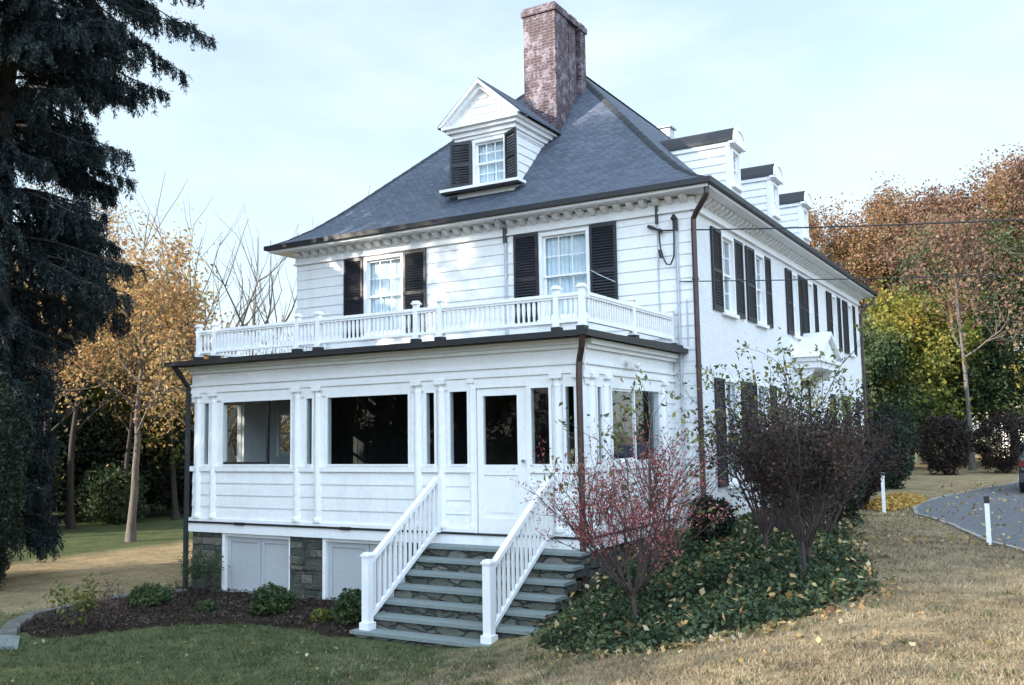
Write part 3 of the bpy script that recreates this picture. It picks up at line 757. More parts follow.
# ------------------------------------------------------------------ porch
ZP = 1.50; WZ0, WZ1 = 2.57, 3.73
FWIN = [(-8.04, -6.32), (-5.45, -3.70)]                    # wide front windows
NARROW = [(-8.55, -8.42), (-5.94, -5.81), (-3.33, -3.17), (-2.86, -2.53), (-1.36, -1.05), (-.76, -.62)]
DOOR = (-2.36, -1.44)
SWIN = [(-2.80, -.80)]; SNAR = [(-3.34, -3.20)]
p_ops = [(a-.03, b+.03, WZ0-.03, WZ1+.03) for a, b in FWIN+NARROW]+[(DOOR[0], DOOR[1], ZP-.1, WZ1+.03)]
s_ops = [(a-.03, b+.03, WZ0-.03, WZ1+.03) for a, b in SWIN+SNAR]
l_ops = [(-3.5, -2.62, WZ0, WZ1), (-1.66, -.95, 2.68, 3.62)]
mb = MB()
solid_wall(mb, PF, PXL, PXR, 1.47, 4.40, -.12, -.012, p_ops)
solid_wall(mb, PR, -PD+.12, -.01, 1.47, 4.40, -.12, -.012, s_ops)
solid_wall(mb, PL, -PD+.12, -.01, 1.47, 4.40, -.12, -.012, l_ops)
low = [(DOOR[0]-.04, DOOR[1]+.04, ZP-.1, 2.6)]
clapboards(mb, PF, PXL, PXR, 1.56, 2.44, .22, low)
clapboards(mb, PR, -PD, -.01, 1.56, 2.44, .22, []); clapboards(mb, PL, -PD, -.01, 1.56, 2.44, .22, [])
clapboards(mb, PR, -.42, -.01, 2.44, 3.9, .22, [])
obj('porch_wall', mb, M['white'], house)
mb = MB()   # inside face of the left end: white boards
ip = Plane((PXL+.12, 0, 0), (0, 1, 0), (1, 0, 0))
clapboards(mb, ip, -2.60, -.03, 1.52, 4.2, .2, [(-1.66, -.95, 2.68, 3.62)])
ip.box(mb, -2.66, -2.50, 0, .05, 1.52, 4.2)
obj('inner_boards', mb, M['white'], house)
# trims: ledge over the siding, head band, mouldings
mb = MB()
def band(pl, u0, u1, ops):
    for (n1, z0, z1) in ((.045, 2.44, 2.535), (.02, 3.765, 3.93), (.05, 3.93, 3.985), (.028, 3.987, 4.06), (.06, 4.062, 4.10)):
        for p, q in cuts(u0, u1, z0, z1, ops): pl.box(mb, p, q, -.01, n1, z0, z1)
    for p, q in cuts(u0, u1, 1.5, 1.56, ops): pl.box(mb, p, q, -.01, .05, 1.505, 1.562)
    pl.box(mb, u0, u1, -.01, .012, 4.102, 4.30); pl.box(mb, u0, u1, -.01, .08, 4.302, 4.36); pl.box(mb, u0, u1, -.01, .15, 4.362, 4.44)
band(PF, PXL-.05, PXR+.05, low); band(PR, -PD+.012, -.03, []); band(PL, -PD+.012, -.03, [])
PF.box(mb, PXL-.04, PXR+.04, -.1, .06, 1.305, 1.47); PR.box(mb, -PD+.1, -.03, -.1, .06, 1.305, 1.47); PL.box(mb, -PD+.1, -.03, -.1, .06, 1.305, 1.47)
obj('porch_trim', mb, M['trim'], house)
mb = MB(); PF.box(mb, PXL-.07, PXR+.07, -.1, .085, 1.472, 1.500); PR.box(mb, -PD+.1, -.03, -.1, .085, 1.472, 1.500)
for x in (-7.52, -5.0): PF.box(mb, x-.11, x+.11, .05, .10, 1.462, 1.512)
obj('porch_ledge', mb, M['gutter'], house)
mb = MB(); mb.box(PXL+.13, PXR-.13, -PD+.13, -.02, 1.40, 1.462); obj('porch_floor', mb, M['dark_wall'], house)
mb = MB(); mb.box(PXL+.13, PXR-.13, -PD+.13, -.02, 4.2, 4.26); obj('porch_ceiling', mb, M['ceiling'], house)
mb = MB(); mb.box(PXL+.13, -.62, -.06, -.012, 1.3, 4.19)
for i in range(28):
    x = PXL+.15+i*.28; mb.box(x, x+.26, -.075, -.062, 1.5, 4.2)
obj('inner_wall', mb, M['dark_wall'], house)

def porch_window(pl, u0, u1, z0, z1, mullion=None, dark_frame=True, gl='screen'):
    mb = MB(); B = lambda *a: pl.box(mb, *a); c = .035
    B(u0-.045, u0, -.08, .022, z0-.04, z1+.04); B(u1, u1+.045, -.08, .022, z0-.04, z1+.04)
    B(u0, u1, -.08, .022, z1, z1+.04); B(u0, u1, -.08, .045, z0-.04, z0)
    w = obj('porch_window', mb, M['trim'], house)
    g = MB(); g.poly([pl.P(u0, -.008, z0), pl.P(u1, -.008, z0), pl.P(u1, -.008, z1), pl.P(u0, -.008, z1)]); obj('pane', g, M[gl], w)
    if mullion is not None:
        s = MB(); pl.box(s, mullion-.022, mullion+.022, -.045, .0, z0, z1); pl.box(s, u0, mullion-.022, -.045, .0, z0, z0+.045); pl.box(s, u0, mullion-.022, -.045, .0, z1-.035, z1)
        obj('sash', s, M['iron'] if dark_frame else M['trim'], w)
    return w
porch_window(PF, *FWIN[0], WZ0, WZ1, mullion=-6.91, gl='clear'); porch_window(PF, *FWIN[1], WZ0, WZ1)
for a, b in NARROW: porch_window(PF, a, b, WZ0, WZ1)
for a, b in SWIN: porch_window(PR, a, b, WZ0, WZ1, mullion=-1.86, dark_frame=False, gl='glass')
for a, b in SNAR: porch_window(PR, a, b, WZ0, WZ1)
porch_window(PL, -3.46, -2.66, WZ0, WZ1, gl='clear'); dh_window(ip, -1.68, -.93, 2.66, 3.64, 1, 1, None, sill=False)

# door
mb = MB(); B = lambda *a: PF.box(mb, *a); a, b = DOOR; g0, g1 = -2.24, -1.62; zt = 3.76
B(a+.01, g0, -.07, .0, ZP, zt); B(g1, b-.01, -.07, .0, ZP, zt); B(g0, g1, -.07, 0, 3.64, zt); B(g0, g1, -.07, 0, 2.40, 2.56); B(g0, g1, -.07, 0, ZP, 1.74)
B(g0, g1, -.06, -.015, 1.74, 2.40); B(g0+.08, g1-.08, -.015, -.008, 1.82, 2.32)
door = obj('porch_door', mb, M['trim'], house)
g = MB(); g.poly([PF.P(g0, -.04, 2.56), PF.P(g1, -.04, 2.56), PF.P(g1, -.04, 3.64), PF.P(g0, -.04, 3.64)]); obj('pane', g, M['screen'], door)
mb = MB(); p = PF.P(-1.50, 0, 2.62); mb.tube([p, p+Vector((0, -.04, 0)), p+Vector((0, -.045, 0)), p+Vector((0, -.075, 0))], [.012, .012, .026, .022], 10); obj('knob', mb, M['knob'], door)
mb = MB(); PF.box(mb, a-.06, a+.0, -.08, .03, ZP, 3.79); PF.box(mb, b, b+.06, -.08, .03, ZP, 3.79); PF.box(mb, a, b, -.08, .025, 3.765, 3.80); obj('door_frame', mb, M['trim'], door)

# attached columns in pairs
col_me = None
def column(x, y, w=.105):
    mb = MB(); z0, z1 = 1.565, 3.928
    prof = [(w*1.22, 0), (w*1.22, .05), (w*1.1, .07), (w, .10), (w, 1.1), (w*.9, z1-z0-.20), (w*.98, z1-z0-.185), (w*.9, z1-z0-.17), (w*.9, z1-z0-.11), (w*1.12, z1-z0-.07)]
    mb.lathe(prof, (x, y, z0), 16); mb.box(x-w*1.25, x+w*1.25, y-w*1.25, y+w*1.25, z1-.07, z1-.002)
    return obj('column', mb, M['trim'], house)
for x in (-8.70, -8.29, -6.16, -5.67, -3.50, -3.03, -2.45, -.90, -.52): column(x, -PD+.015, .085 if x != -2.45 else .055)
for y in (-3.52, -3.02, -.60): column(PXR-.015, y, .085)

# porch roof with dark metal edge
mb = MB(); o = .40; 
X0, X1, Y0 = PXL-.26, PXR+.22, -PD-.36
mb.box(X0+.1, X1-.1, Y0+.1, -.03, 4.445, 4.50); P4 = [(X0, Y0, 4.535), (X1, Y0, 4.535), (X1, -.03, 4.60), (X0, -.03, 4.60)]
mb.hexa([(X0, Y0, 4.502), (X1, Y0, 4.502), (X1, -.03, 4.502), (X0, -.03, 4.502)]+P4)
proof = obj('porch_roof', mb, M['gutter'], house)
mb = MB(); mb.box(X0-.09, X1+.09, Y0-.09, Y0-.002, 4.45, 4.53); mb.box(X0-.09, X0-.002, Y0, -.03, 4.45, 4.53); mb.box(X1+.002, X1+.09, Y0, -.03, 4.45, 4.53)
obj('gutter', mb, M['gutter'], proof)
spout([(X1-.02, Y0-.03, 4.46), (X1-.06, Y0+.02, 4.3), (PXR+.03, -PD-.17, 4.10), (PXR+.02, -PD-.17, 3.9), (PXR+.02, -PD-.17, .8)], .05)
spout([(X0+.1, Y0-.02, 4.46), (X0+.14, Y0+.1, 4.3), (PXL-.10, -PD-.06, 4.05), (PXL-.10, -PD-.06, .2)], .05, 'gutter')

# balustrade on the porch roof
BZ0, BZ1 = 4.70, 5.15
def baluster_mesh():
    mb = MB(); w = .030; pr = [(.014, 0), (.014, .08), (.020, .12), (.026, .22), (.020, .32), (.014, .36), (.014, .42)]
    for (a, z0), (b, z1) in zip(pr, pr[1:]):
        mb.hexa([(-a, -.014, z0), (a, -.014, z0), (a, .014, z0), (-a, .014, z0), (-b, -.014, z1), (b, -.014, z1), (b, .014, z1), (-b, .014, z1)])
    return mb
bal_me = None
def balustrade(pts, post_us, spacing=.092):
    """straight run from pts[0] to pts[1]; posts at distances post_us along it"""
    global bal_me
    a = Vector(pts[0]); b = Vector(pts[1]); d = (b-a).normalized(); n = Vector((d.y, -d.x, 0)); Ln = (b-a).length
    pl = Plane((a.x, a.y, 0), d, n)
    mb = MB(); pl.box(mb, 0, Ln, -.045, .045, BZ1-.05, BZ1); pl.box(mb, 0, Ln, -.03, .03, BZ1-.085, BZ1-.05); pl.box(mb, 0, Ln, -.03, .03, BZ0, BZ0+.05)
    r = obj('balustrade', mb, M['rail'], house)
    for u in post_us:
        mb = MB(); pl.box(mb, u-.043, u+.043, -.043, .043, 4.64, 5.22); pl.box(mb, u-.066, u+.066, -.066, .066, 5.22, 5.25); pl.box(mb, u-.048, u+.048, -.048, .048, 5.25, 5.28)
        pl.box(mb, u-.055, u+.055, -.055, .055, 4.64, 4.70)
        obj('post', mb, M['rail'], r)
        mb = MB(); pl.box(mb, u-.065, u+.065, -.07, .09, 4.54, 4.638); obj('foot_block', mb, M['gutter'], r)
    k = int(Ln/spacing)
    for i in range(k):
        u = (i+.5)*Ln/k
        if min(abs(u-q) for q in post_us) < .085: continue
        if bal_me is None:
            bo = obj('baluster', baluster_mesh(), M['rail'], None); bal_me = bo.data
        else:
            bo = bpy.data.objects.new('baluster', bal_me); COL.objects.link(bo)
        bo.parent = r; p = pl.P(u, 0, BZ0+.035) - house.location; bo.location = p; bo.rotation_euler = (0, 0, math.atan2(d.y, d.x))
    return r
YB = -PD+.03
balustrade([(PXL+.02, YB, 0), (-.42, YB, 0)], [.06, .50, 2.63, 3.13, 5.28, 5.77, 7.93, 8.36])
balustrade([(-.42, YB+.09, 0), (-.42, -.12, 0)], [1.70, 3.5])
balustrade([(PXL+.08, -.12, 0), (PXL+.08, YB+.09, 0)], [.1, 1.8])

# below the porch: stone piers, cellar doors, stone skirt
def footing(pl, *a):
    mb = MB(); pl.box(mb, *a); obj('stone_foundation', mb, M['stone_joint'], house)
for u0, u1 in ((PXL+.02, -8.02), (-6.33, -5.56), (-3.75, -2.91), (-.89, PXR-.02)): footing(PF, u0, u1, -.55, .0, -.1, 1.303)
footing(PF, -2.9, -.9, -.55, -.12, -.1, 1.30)
footing(PR, -PD+.56, -.02, -.4, -.01, .3, 1.303); footing(PL, -PD+.56, -.02, -.4, -.01, -.1, 1.303)
footing(SI, .02, L-.02, -.25, -.03, .6, 1.28)
def pier(pl, u0, u1, z0, z1, n):
    mb = MB(); z = z0; P = pl.P; J = lambda k=.012: random.uniform(-k, k)
    while z < z1-.03:
        h = min(random.uniform(.07, .19), z1-z)
        if z1-(z+h) < .05: h = z1-z
        u = u0
        while u < u1-.02:
            w = min(random.uniform(.10, .42), u1-u)
            if u1-(u+w) < .08: w = u1-u
            o_ = n+random.uniform(.0, .035); g = .007
            a, b, c, d = u+g, u+w-g, z+g, min(z+h-g, z1-.003)
            q = [(a+J(), c+J()), (b+J(), c+J()), (b+J(), d+J(.006)), (a+J(), d+J(.006))]; m = .012
            ctr = (sum(t[0] for t in q)/4, sum(t[1] for t in q)/4)
            qi = [(t[0]+(ctr[0]-t[0])*.14, t[1]+(ctr[1]-t[1])*.14) for t in q]
            k0 = len(mb.v); mb.v += [tuple(P(t[0], n-.06, t[1])) for t in q]+[tuple(P(t[0], o_-m, t[1])) for t in q]+[tuple(P(t[0], o_+J(.01), t[1])) for t in qi]
            for r in (0, 4):
                for i in range(4): j = (i+1) % 4; mb.f.append((k0+r+i, k0+r+j, k0+r+4+j, k0+r+4+i))
            mb.f.append((k0+8, k0+9, k0+10, k0+11)); u += w
        z += h
    return obj('stone_pier', mb, M['block'], house)
for u0, u1 in ((PXL+.02, -8.03), (-6.32, -5.57), (-3.74, -2.95)): pier(PF, u0, u1, -.05, 1.30, .0)
pier(PR, -PD+.04, -.03, .5, 1.30, -.01); pier(SI, .03, 5.5, .9, 1.275, -.03)
def cellar(u0, u1):
    mb = MB(); B = lambda *a: PF.box(mb, *a)
    B(u0, u0+.07, -.14, .015, .14, 1.30); B(u1-.03, u1, -.14, .0, .14, 1.30); B(u0+.07, u1-.03, -.14, -.01, 1.24, 1.30); B(u0+.07, u1-.03, -.14, .03, .12, .20)
    d = obj('cellar_door', mb, M['trim'], house)
    m = (u0+u1)/2+.08
    for a, b in ((u0+.075, m-.008), (m+.008, u1-.035)):
        mb = MB(); B(a, b, -.12, -.075, .205, 1.235); s = .09
        for q in ((a, a+s, .205, 1.235), (b-s, b, .205, 1.235), (a+s, b-s, 1.235-s, 1.235), (a+s, b-s, .205, .205+s)): PF.box(mb, q[0], q[1], -.076, -.055, q[2], q[3])
        obj('leaf_panel', mb, M['cellar'], d)
cellar(-8.02, -6.33); cellar(-5.56, -3.75)

# twin flood lamp on the side frieze
lp = empty('flood_lamp', (PXR+.03, -2.2, 4.16), 'twin white floodlight under the porch eave above the side window', 'outdoor lamp')
mb = MB(); p = Vector((PXR+.012, -2.2, 4.16)); mb.tube([p, p+Vector((.03, 0, 0)), p+Vector((.035, 0, 0))], [.055, .055, .03], 12); obj('base', mb, M['lamp'], lp)
for s in (-1, 1):
    mb = MB(); d = Vector((.8, .5*s-.2, -.35)).normalized(); q = p+Vector((.04, s*.03, 0))
    mb.tube([q, q+Vector((.03, .05*s, 0)), q+Vector((.03, .05*s, 0))+d*.03, q+Vector((.03, .05*s, 0))+d*.14], [.015, .02, .035, .06], 12); h_ = obj('lamp_head', mb, M['lamp'], lp)

# ------------------------------------------------------------------ steps with railings
steps = empty('porch_steps', (-1.9, -4.8, .2), 'bluestone and fieldstone steps with white railings leading to the porch door', 'steps')
SX0, SX1 = -3.16, -.42; NS = 7; rise = (1.49-.30)/NS; rn = .272; ytop = -PD-.10
for i in range(NS+1):
    z = .30+i*rise; yf = ytop-rn*(NS-i)
    if i == NS: continue
    a, b = (SX0-.06 if i == 0 else SX0+.04, SX1+.02 if i else SX1-.05)
    mb = MB(); mb.box(a-.03, b+.03, yf-.03, yf+rn+.06, z-.05+.004, z)
    obj('tread', mb, M['bluestone'], steps)
    mb = MB(); mb.box(a, b, yf+.02, ytop+.04 if i == 0 else yf+rn+.3 if yf+rn+.3 < ytop+.04 else ytop+.04, max(0.0, z-rise+.002) if i else -.1, z-.048); obj('riser', mb, M['stone'], steps)
mb = MB(); mb.box(SX0+.06, SX1, ytop+.045, -PD-.062, 1.30, 1.468); obj('landing_board', mb, M['trim'], steps)
def railing(x):
    zb = .30; y0 = ytop-rn*NS+.14; y1 = -PD-.13
    nx = MB(); nx.box(x-.06, x+.06, y0-.06, y0+.06, zb, zb+1.02); nx.box(x-.085, x+.085, y0-.085, y0+.085, zb, zb+.10); nx.box(x-.075, x+.075, y0-.075, y0+.075, zb+1.02, zb+1.05); nx.box(x-.055, x+.055, y0-.055, y0+.055, zb+1.05, zb+1.075)
    zt0, zt1 = zb+.93, zb+.93+(y1-y0)/rn*rise
    r = MB(); sh = zt1-zt0; n = (y1-y0)
    def beam(h0, h1, w):
        r.hexa([(x-w, y0+.06, zt0+h0), (x+w, y0+.06, zt0+h0), (x+w, y1, zt1+h0), (x-w, y1, zt1+h0), (x-w, y0+.06, zt0+h1), (x+w, y0+.06, zt0+h1), (x+w, y1, zt1+h1), (x-w, y1, zt1+h1)])
    beam(-.02, .06, .042); beam(-.80, -.73, .03)
    R_ = obj('railing', r, M['rail'], steps); obj('newel_post', nx, M['rail'], R_)
    up = MB(); up.box(x-.045, x+.045, y1-.02, y1+.06, zt1-.82, zt1+.05); obj('end_post', up, M['rail'], R_)
    k = 13
    for i in range(k):
        t = (i+.7)/(k+.4); y = y0+.06+(y1-y0-.06)*t; z = zt0+(zt1-zt0)*t
        b = MB(); b.box(x-.018, x+.018, y-.018, y+.018, z-.74, z-.015); obj('baluster', b, M['rail'], R_)
railing(-3.06); railing(-1.02)

# ------------------------------------------------------------------ overhead cables
def cable(pts, r, sag):
    a, b = Vector(pts[0]), Vector(pts[1]); out = []
    for i in range(25):
        t = i/24; p = a.lerp(b, t); p.z -= sag*4*t*(1-t); out.append(p)
    return out
wire = empty('service_cable', (-.75, -.15, 6.8), 'black overhead cable running from the house corner to the right over the driveway', 'cable')
mb = MB(); mb.tube(cable([(-.62, -.10, 6.78), (20, 7.2, 7.15)], .012, .35), .014, 5); obj('wire', mb, M['cable'], wire)
mb = MB(); mb.tube([(-.86, -.02, 6.90), (-.78, -.10, 6.86), (-.62, -.10, 6.78)], [.03, .035, .018], 8); mb.tube([(-.62, -.10, 6.79), (-.56, -.12, 6.75)], .035, 8); obj('insulator', mb, M['cable'], wire)
mb = MB(); mb.tube([(-.62, -.10, 6.78), (-.60, -.14, 6.55), (-.57, -.14, 6.30), (-.48, -.15, 6.12), (-.40, -.15, 6.10), (-.33, -.14, 6.25), (-.31, -.16, 6.6), (-.315, -.17, 6.92)], .016, 6)
mb.tube([(-.60, -.14, 6.40), (-.57, -.14, 6.25)], .04, 8); obj('drip_loop', mb, M['cable'], wire)
wire2 = obj('phone_cable', MB(), M['cable']) if False else None
mb = MB(); mb.tube(cable([(-.26, -.09, 5.78), (20, 7.0, 5.75)], .01, .2), .010, 5); tag(obj('phone_cable', mb, M['cable']), 'thin lower cable running from the grey pipe at the house corner', 'cable')
mb = MB(); mb.tube([(-2.06, -.06, 6.18), (-1.9, -.07, 6.08), (-1.55, -.06, 5.9)], .010, 5); tag(obj('loose_cable', mb, M['conduit']), 'loose pale cable lying across the right front shutter', 'cable')

# ------------------------------------------------------------------ vegetation
def tubes_np(polys):
    V = []; Fc = []; n0 = 0
    for pts, rad, sides in polys:
        pts = np.asarray(pts, float); m = len(pts)
        t = np.gradient(pts, axis=0); t /= np.linalg.norm(t, axis=1, keepdims=True)+1e-9
        ref = np.array([1.0, 0.13, 0.07]) if abs(t[0, 0]) < .8 else np.array([0.1, 1.0, 0.05])
        a = np.cross(t, ref); a /= np.linalg.norm(a, axis=1, keepdims=True)+1e-9; b = np.cross(t, a)
        ang = np.arange(sides)*2*np.pi/sides
        ringv = pts[:, None, :]+np.asarray(rad)[:, None, None]*(np.cos(ang)[None, :, None]*a[:, None, :]+np.sin(ang)[None, :, None]*b[:, None, :])
        V.append(ringv.reshape(-1, 3)); i = np.arange(m-1)[:, None]*sides; k = np.arange(sides)[None, :]; k2 = (k+1) % sides
        Fc.append(np.stack([n0+i+k, n0+i+k2, n0+i+sides+k2, n0+i+sides+k], -1).reshape(-1, 4)); n0 += m*sides
    return np.concatenate(V), np.concatenate(Fc)
def leaves_np(C, size, rng, aspect=.6, axis=None, jit=.3, flat=0.0):
    """one rhombic leaf per centre"""
    n = len(C); d = rng.normal(size=(n, 3))
    if axis is not None: d = axis+jit*d
    d /= np.linalg.norm(d, axis=1, keepdims=True)+1e-9
    w = rng.normal(size=(n, 3)); 
    if flat: w = w*(1-flat)+np.array([0, 0, flat])*np.sign(w[:, 2:3]+1e-6); w = np.cross(d, w)
    w = w-d*(w*d).sum(1, keepdims=True); w /= np.linalg.norm(w, axis=1, keepdims=True)+1e-9
    s = size*rng.uniform(.6, 1.3, (n, 1)); d = d*s; w = w*s*aspect
    nrm = np.cross(d, w); nrm /= np.linalg.norm(nrm, axis=1, keepdims=True)+1e-9
    V = np.stack([C-d*.5, C+w*.5+nrm*s*.08, C+d*.5, C-w*.5+nrm*s*.08], 1).reshape(-1, 3)
    return V, np.arange(4*n).reshape(-1, 4)
def grow(rng, base, H, r0, first, n_limb, spread, kids=(5, 4), up=.25, wander=.18, limb_len=.42, lean=(0, 0), tipr=.35, bend=.045):
    """trunk and limbs as tapering tubes; returns tubes and twig points"""
    polys = []; tips = []
    def rec(p, d, Ln, r, lev):
        n = 6 if lev < 2 else 4; pts = [p]; q = p.copy(); dd = d.copy()
        for i in range(n):
            dd = dd+rng.normal(size=3)*wander+np.array([0, 0, up*.3]); dd /= np.linalg.norm(dd); q = q+dd*Ln/n; pts.append(q.copy())
        rad = np.linspace(r, r*tipr, n+1); polys.append((pts, rad, 6 if lev < 1 else 4 if lev < 2 else 3))
        if lev >= len(kids):
            tips.extend(pts[1:]); return
        for k in range(kids[lev]):
            t = rng.uniform(.3, 1); i = min(n-1, int(t*n)); s = pts[i]+(pts[i+1]-pts[i])*(t*n-i)
            side = rng.normal(size=3); side -= dd*side.dot(dd); side /= np.linalg.norm(side)
            nd = dd*.75+side*rng.uniform(.5, 1.0)*spread+np.array([0, 0, up*.5]); nd /= np.linalg.norm(nd)
            rec(s, nd, Ln*rng.uniform(.5, .75), max(.006, r*rng.uniform(.38, .55)), lev+1)
        if lev > 0: tips.append(pts[-1])
    n = 10; tr = [np.array(base, float)]; d = np.array([lean[0], lean[1], 1.0])
    for i in range(n):
        d = d+rng.normal(size=3)*bend; d /= np.linalg.norm(d); tr.append(tr[-1]+d*H*.86/n)
    rad = np.linspace(1, .18, n+1)*r0; rad[0] *= 1.35
    polys.append((tr, rad, 8))
    for k in range(n_limb):
        t = first+(1-first)*(k+rng.uniform(.2, .8))/n_limb; i = min(n-1, int(t*n)); s = tr[i]+(tr[i+1]-tr[i])*(t*n-i)
        a = k*2.4+rng.uniform(-.5, .5); el = rng.uniform(.15, .7)+t*.5
        nd = np.array([math.cos(a)*spread, math.sin(a)*spread, el]); nd /= np.linalg.norm(nd)
        rec(s, nd, H*limb_len*(1.15-.65*(t-first)/(1-first+1e-6))*rng.uniform(.8, 1.15), r0*.42*(1.1-t*.6), 0)
    return polys, np.array(tips), tr
def tree(name, loc, seed, H, r0, leaf_mat, bark_mat, label, cat='tree', group=None, first=.3, n_limb=12, spread=1.0, kids=(5, 4), leaf=.22, per=16, sig=.38, up=.25, limb_len=.42, wander=.18, lean=(0, 0), bend=.045):
    rng = np.random.default_rng(seed); z = gz(loc[0], loc[1])-.1
    t = empty(name, (loc[0], loc[1], z), label, cat, group)
    polys, tips, tr = grow(rng, (loc[0], loc[1], z), H, r0, first, n_limb, spread, kids, up, wander, limb_len, lean, bend=bend)
    V, Fq = tubes_np(polys[:1]); np_obj('trunk', V, Fq, M[bark_mat], t, True)
    V, Fq = tubes_np(polys[1:]); np_obj('limbs', V, Fq, M[bark_mat], t, True)
    if per:
        C = np.repeat(tips, per, 0); C = C+rng.normal(size=C.shape)*sig*rng.uniform(.5, 1.3, (len(C), 1))
        V, Fq = leaves_np(C, leaf, rng); np_obj('crown', V, Fq, M[leaf_mat], t)
    return t
def retree(src, loc, rz, sc, label, group=None):
    c = copy_tree(src); c.location = (loc[0], loc[1], gz(loc[0], loc[1])-.1); c.rotation_euler = (0, 0, rz); c.scale = (sc, sc, sc); c['label'] = label
    if group: c['group'] = group
    return c

# --- autumn trees behind the house, right
GR = 'autumn trees behind the house on the right'
t_or = tree('deciduous_tree', (-3.5, 46), 11, 16.5, .3, 'l_orange', 'bark', 'tall orange-leaved tree just right of the far house corner', group=GR, per=34, first=.25, sig=.42, leaf=.19, limb_len=.36)
t_br = tree('deciduous_tree', (.6, 43), 12, 15, .3, 'l_brown', 'bark', 'tall russet-brown tree between the orange trees', group=GR, per=26, first=.25, sig=.42, leaf=.19, limb_len=.36)
t_ye = tree('deciduous_tree', (-.6, 29.5), 13, 7.0, .2, 'l_yellow', 'bark', 'lower yellow-green tree beside the far corner of the house', group=GR, per=26, first=.16, n_limb=14, sig=.34, leaf=.2, limb_len=.42)
t_gr = tree('deciduous_tree', (3.4, 37), 14, 11.5, .25, 'l_green', 'bark', 'tall green tree near the right edge of the wood', group=GR, per=24, first=.42, sig=.38, leaf=.18, limb_len=.38)
t_pt = tree('deciduous_tree', (2.25, 26.5), 17, 11, .12, 'l_brown', 'bark', 'thin tree with pale straight trunk and sparse leaves above the red bush', group=GR, per=4, first=.45, n_limb=9, limb_len=.22, sig=.4, leaf=.18, bend=.012)
retree(t_or, (-5.6, 50), 1.9, .98, 'orange tree showing above the roof behind the last dormer', GR)
retree(t_or, (4.0, 45), 3.9, 1.0, 'tall orange tree over the green one at the right', GR)
retree(t_br, (6.2, 40), 2.2, .95, 'russet tree at the very right edge of the picture', GR)
retree(t_br, (-6.2, 55), 4.4, 1.1, 'russet tree farthest back behind the orange one', GR)
retree(t_gr, (9.8, 33), 1.2, .95, 'dark green tree leaning in at the right edge', GR)
retree(t_ye, (1.4, 34), 2.5, .95, 'yellow-green tree right of the one at the house corner', GR)
retree(t_gr, (6.4, 37.5), 3.3, .95, 'green tree cut by the right edge of the picture', GR)
retree(t_ye, (7.4, 29), 4.1, .8, 'small yellow tree by the driveway at the right edge', GR)
t_dk = tree('understorey_tree', (1.2, 31.5), 16, 7.0, .16, 'l_green', 'bark_dark', 'dark green understorey tree below the yellow-green trees', group=GR, per=30, first=.1, n_limb=14, sig=.34, leaf=.18, limb_len=.42)
retree(t_dk, (-1.6, 25.5), 1.3, .78, 'dark green understorey tree beside the brick wall corner', GR)
retree(t_dk, (-.6, 34), 2.9, .95, 'dark green understorey tree behind the pale trunk', GR)
retree(t_dk, (10.8, 37), 4.2, 1.2, 'broad dark green tree behind the parked car', GR)

# --- woods on the left
GL = 'trees of the wood on the left'
t_tan = tree('deciduous_tree', (-17.6, 1.6), 21, 8.6, .125, 'l_tan', 'bark', 'slender grey-barked tree with tan leaves standing on the left lawn', group=GL, per=8, first=.40, n_limb=12, limb_len=.27, sig=.36, leaf=.13, lean=(-.06, .0))
t_va = tree('deciduous_tree', (-19.0, 6.6), 29, 7.0, .27, 'l_tan', 'bark', 'bare vase-shaped tree with long upright branches left of the house', group=GL, per=0, first=.12, n_limb=14, spread=.85, kids=(4, 3), up=.45, limb_len=.85, wander=.07)
t_lt = tree('deciduous_tree', (-32, 9), 23, 12.5, .22, 'l_tan', 'bark', 'tall tan-leaved tree far back at the left', group=GL, per=5, first=.2, sig=.5, leaf=.15)
t_lo = tree('deciduous_tree', (-28.5, 10.5), 24, 8.5, .2, 'l_tan', 'bark', 'dull gold tree behind the grey-barked tree', group=GL, per=16, first=.15, sig=.42, leaf=.2)
t_ld = tree('deciduous_tree', (-27, 5.0), 25, 4.6, .16, 'l_dark', 'bark_dark', 'dark evergreen understorey tree behind the green strip of lawn', group=GL, per=30, first=.06, n_limb=15, sig=.36, leaf=.17, limb_len=.5)
retree(t_lt, (-38, 15), 2.1, .8, 'tan-leaved tree second from the left at the back', GL)
retree(t_lo, (-24.5, 13.5), 2.7, .5, 'dull gold tree just left of the porch', GL)
retree(t_lo, (-31, 5.0), 5.0, 1.05, 'dull gold tree seen through the spruce', GL)
for i, (x, y, s, lb) in enumerate([(-24.0, 8.6, 0.61, 'dark understorey tree right beside the left porch corner'), (-30.5, 1.8, 0.81, 'dark understorey tree behind the spruce'), (-25.6, 10.8, 0.59, 'dark understorey tree behind the bare tree'), (-33, 7, 0.85, 'dark understorey tree far back between two tan trees'), (-24.5, 1.2, 0.51, 'low dark understorey tree left of the pale trunk'), (-36, 12, 1.0, 'dark understorey tree deep in the left wood'), (-32, 16, .9, 'dark understorey tree deep behind the bare tree'), (-39, 7, 1.1, 'dark understorey tree at the very back of the left wood'), (-28, 15.5, .8, 'dark understorey tree deep beside the porch corner')]):
    retree(t_ld, (x, y), i*1.3+.4, s, lb, GL)
retree(t_ye, (-26.5, 8.6), .7, .95, 'golden yellow tree behind the grey-barked trunk', GL)
retree(t_ye, (-27, 4.6), 2.9, .8, 'golden yellow tree half hidden by the spruce', GL)
retree(t_va, (-24.5, 15.5), 1.0, .6, 'smaller bare tree right of the vase-shaped one', GL)
t_ls = tree('deciduous_tree', (-22.5, 2.4), 26, 8.0, .12, 'l_tan', 'bark_dark', 'thin dark-stemmed tree left of the grey-barked tree', group=GL, per=2, first=.4, n_limb=8, limb_len=.3, sig=.4, leaf=.13)
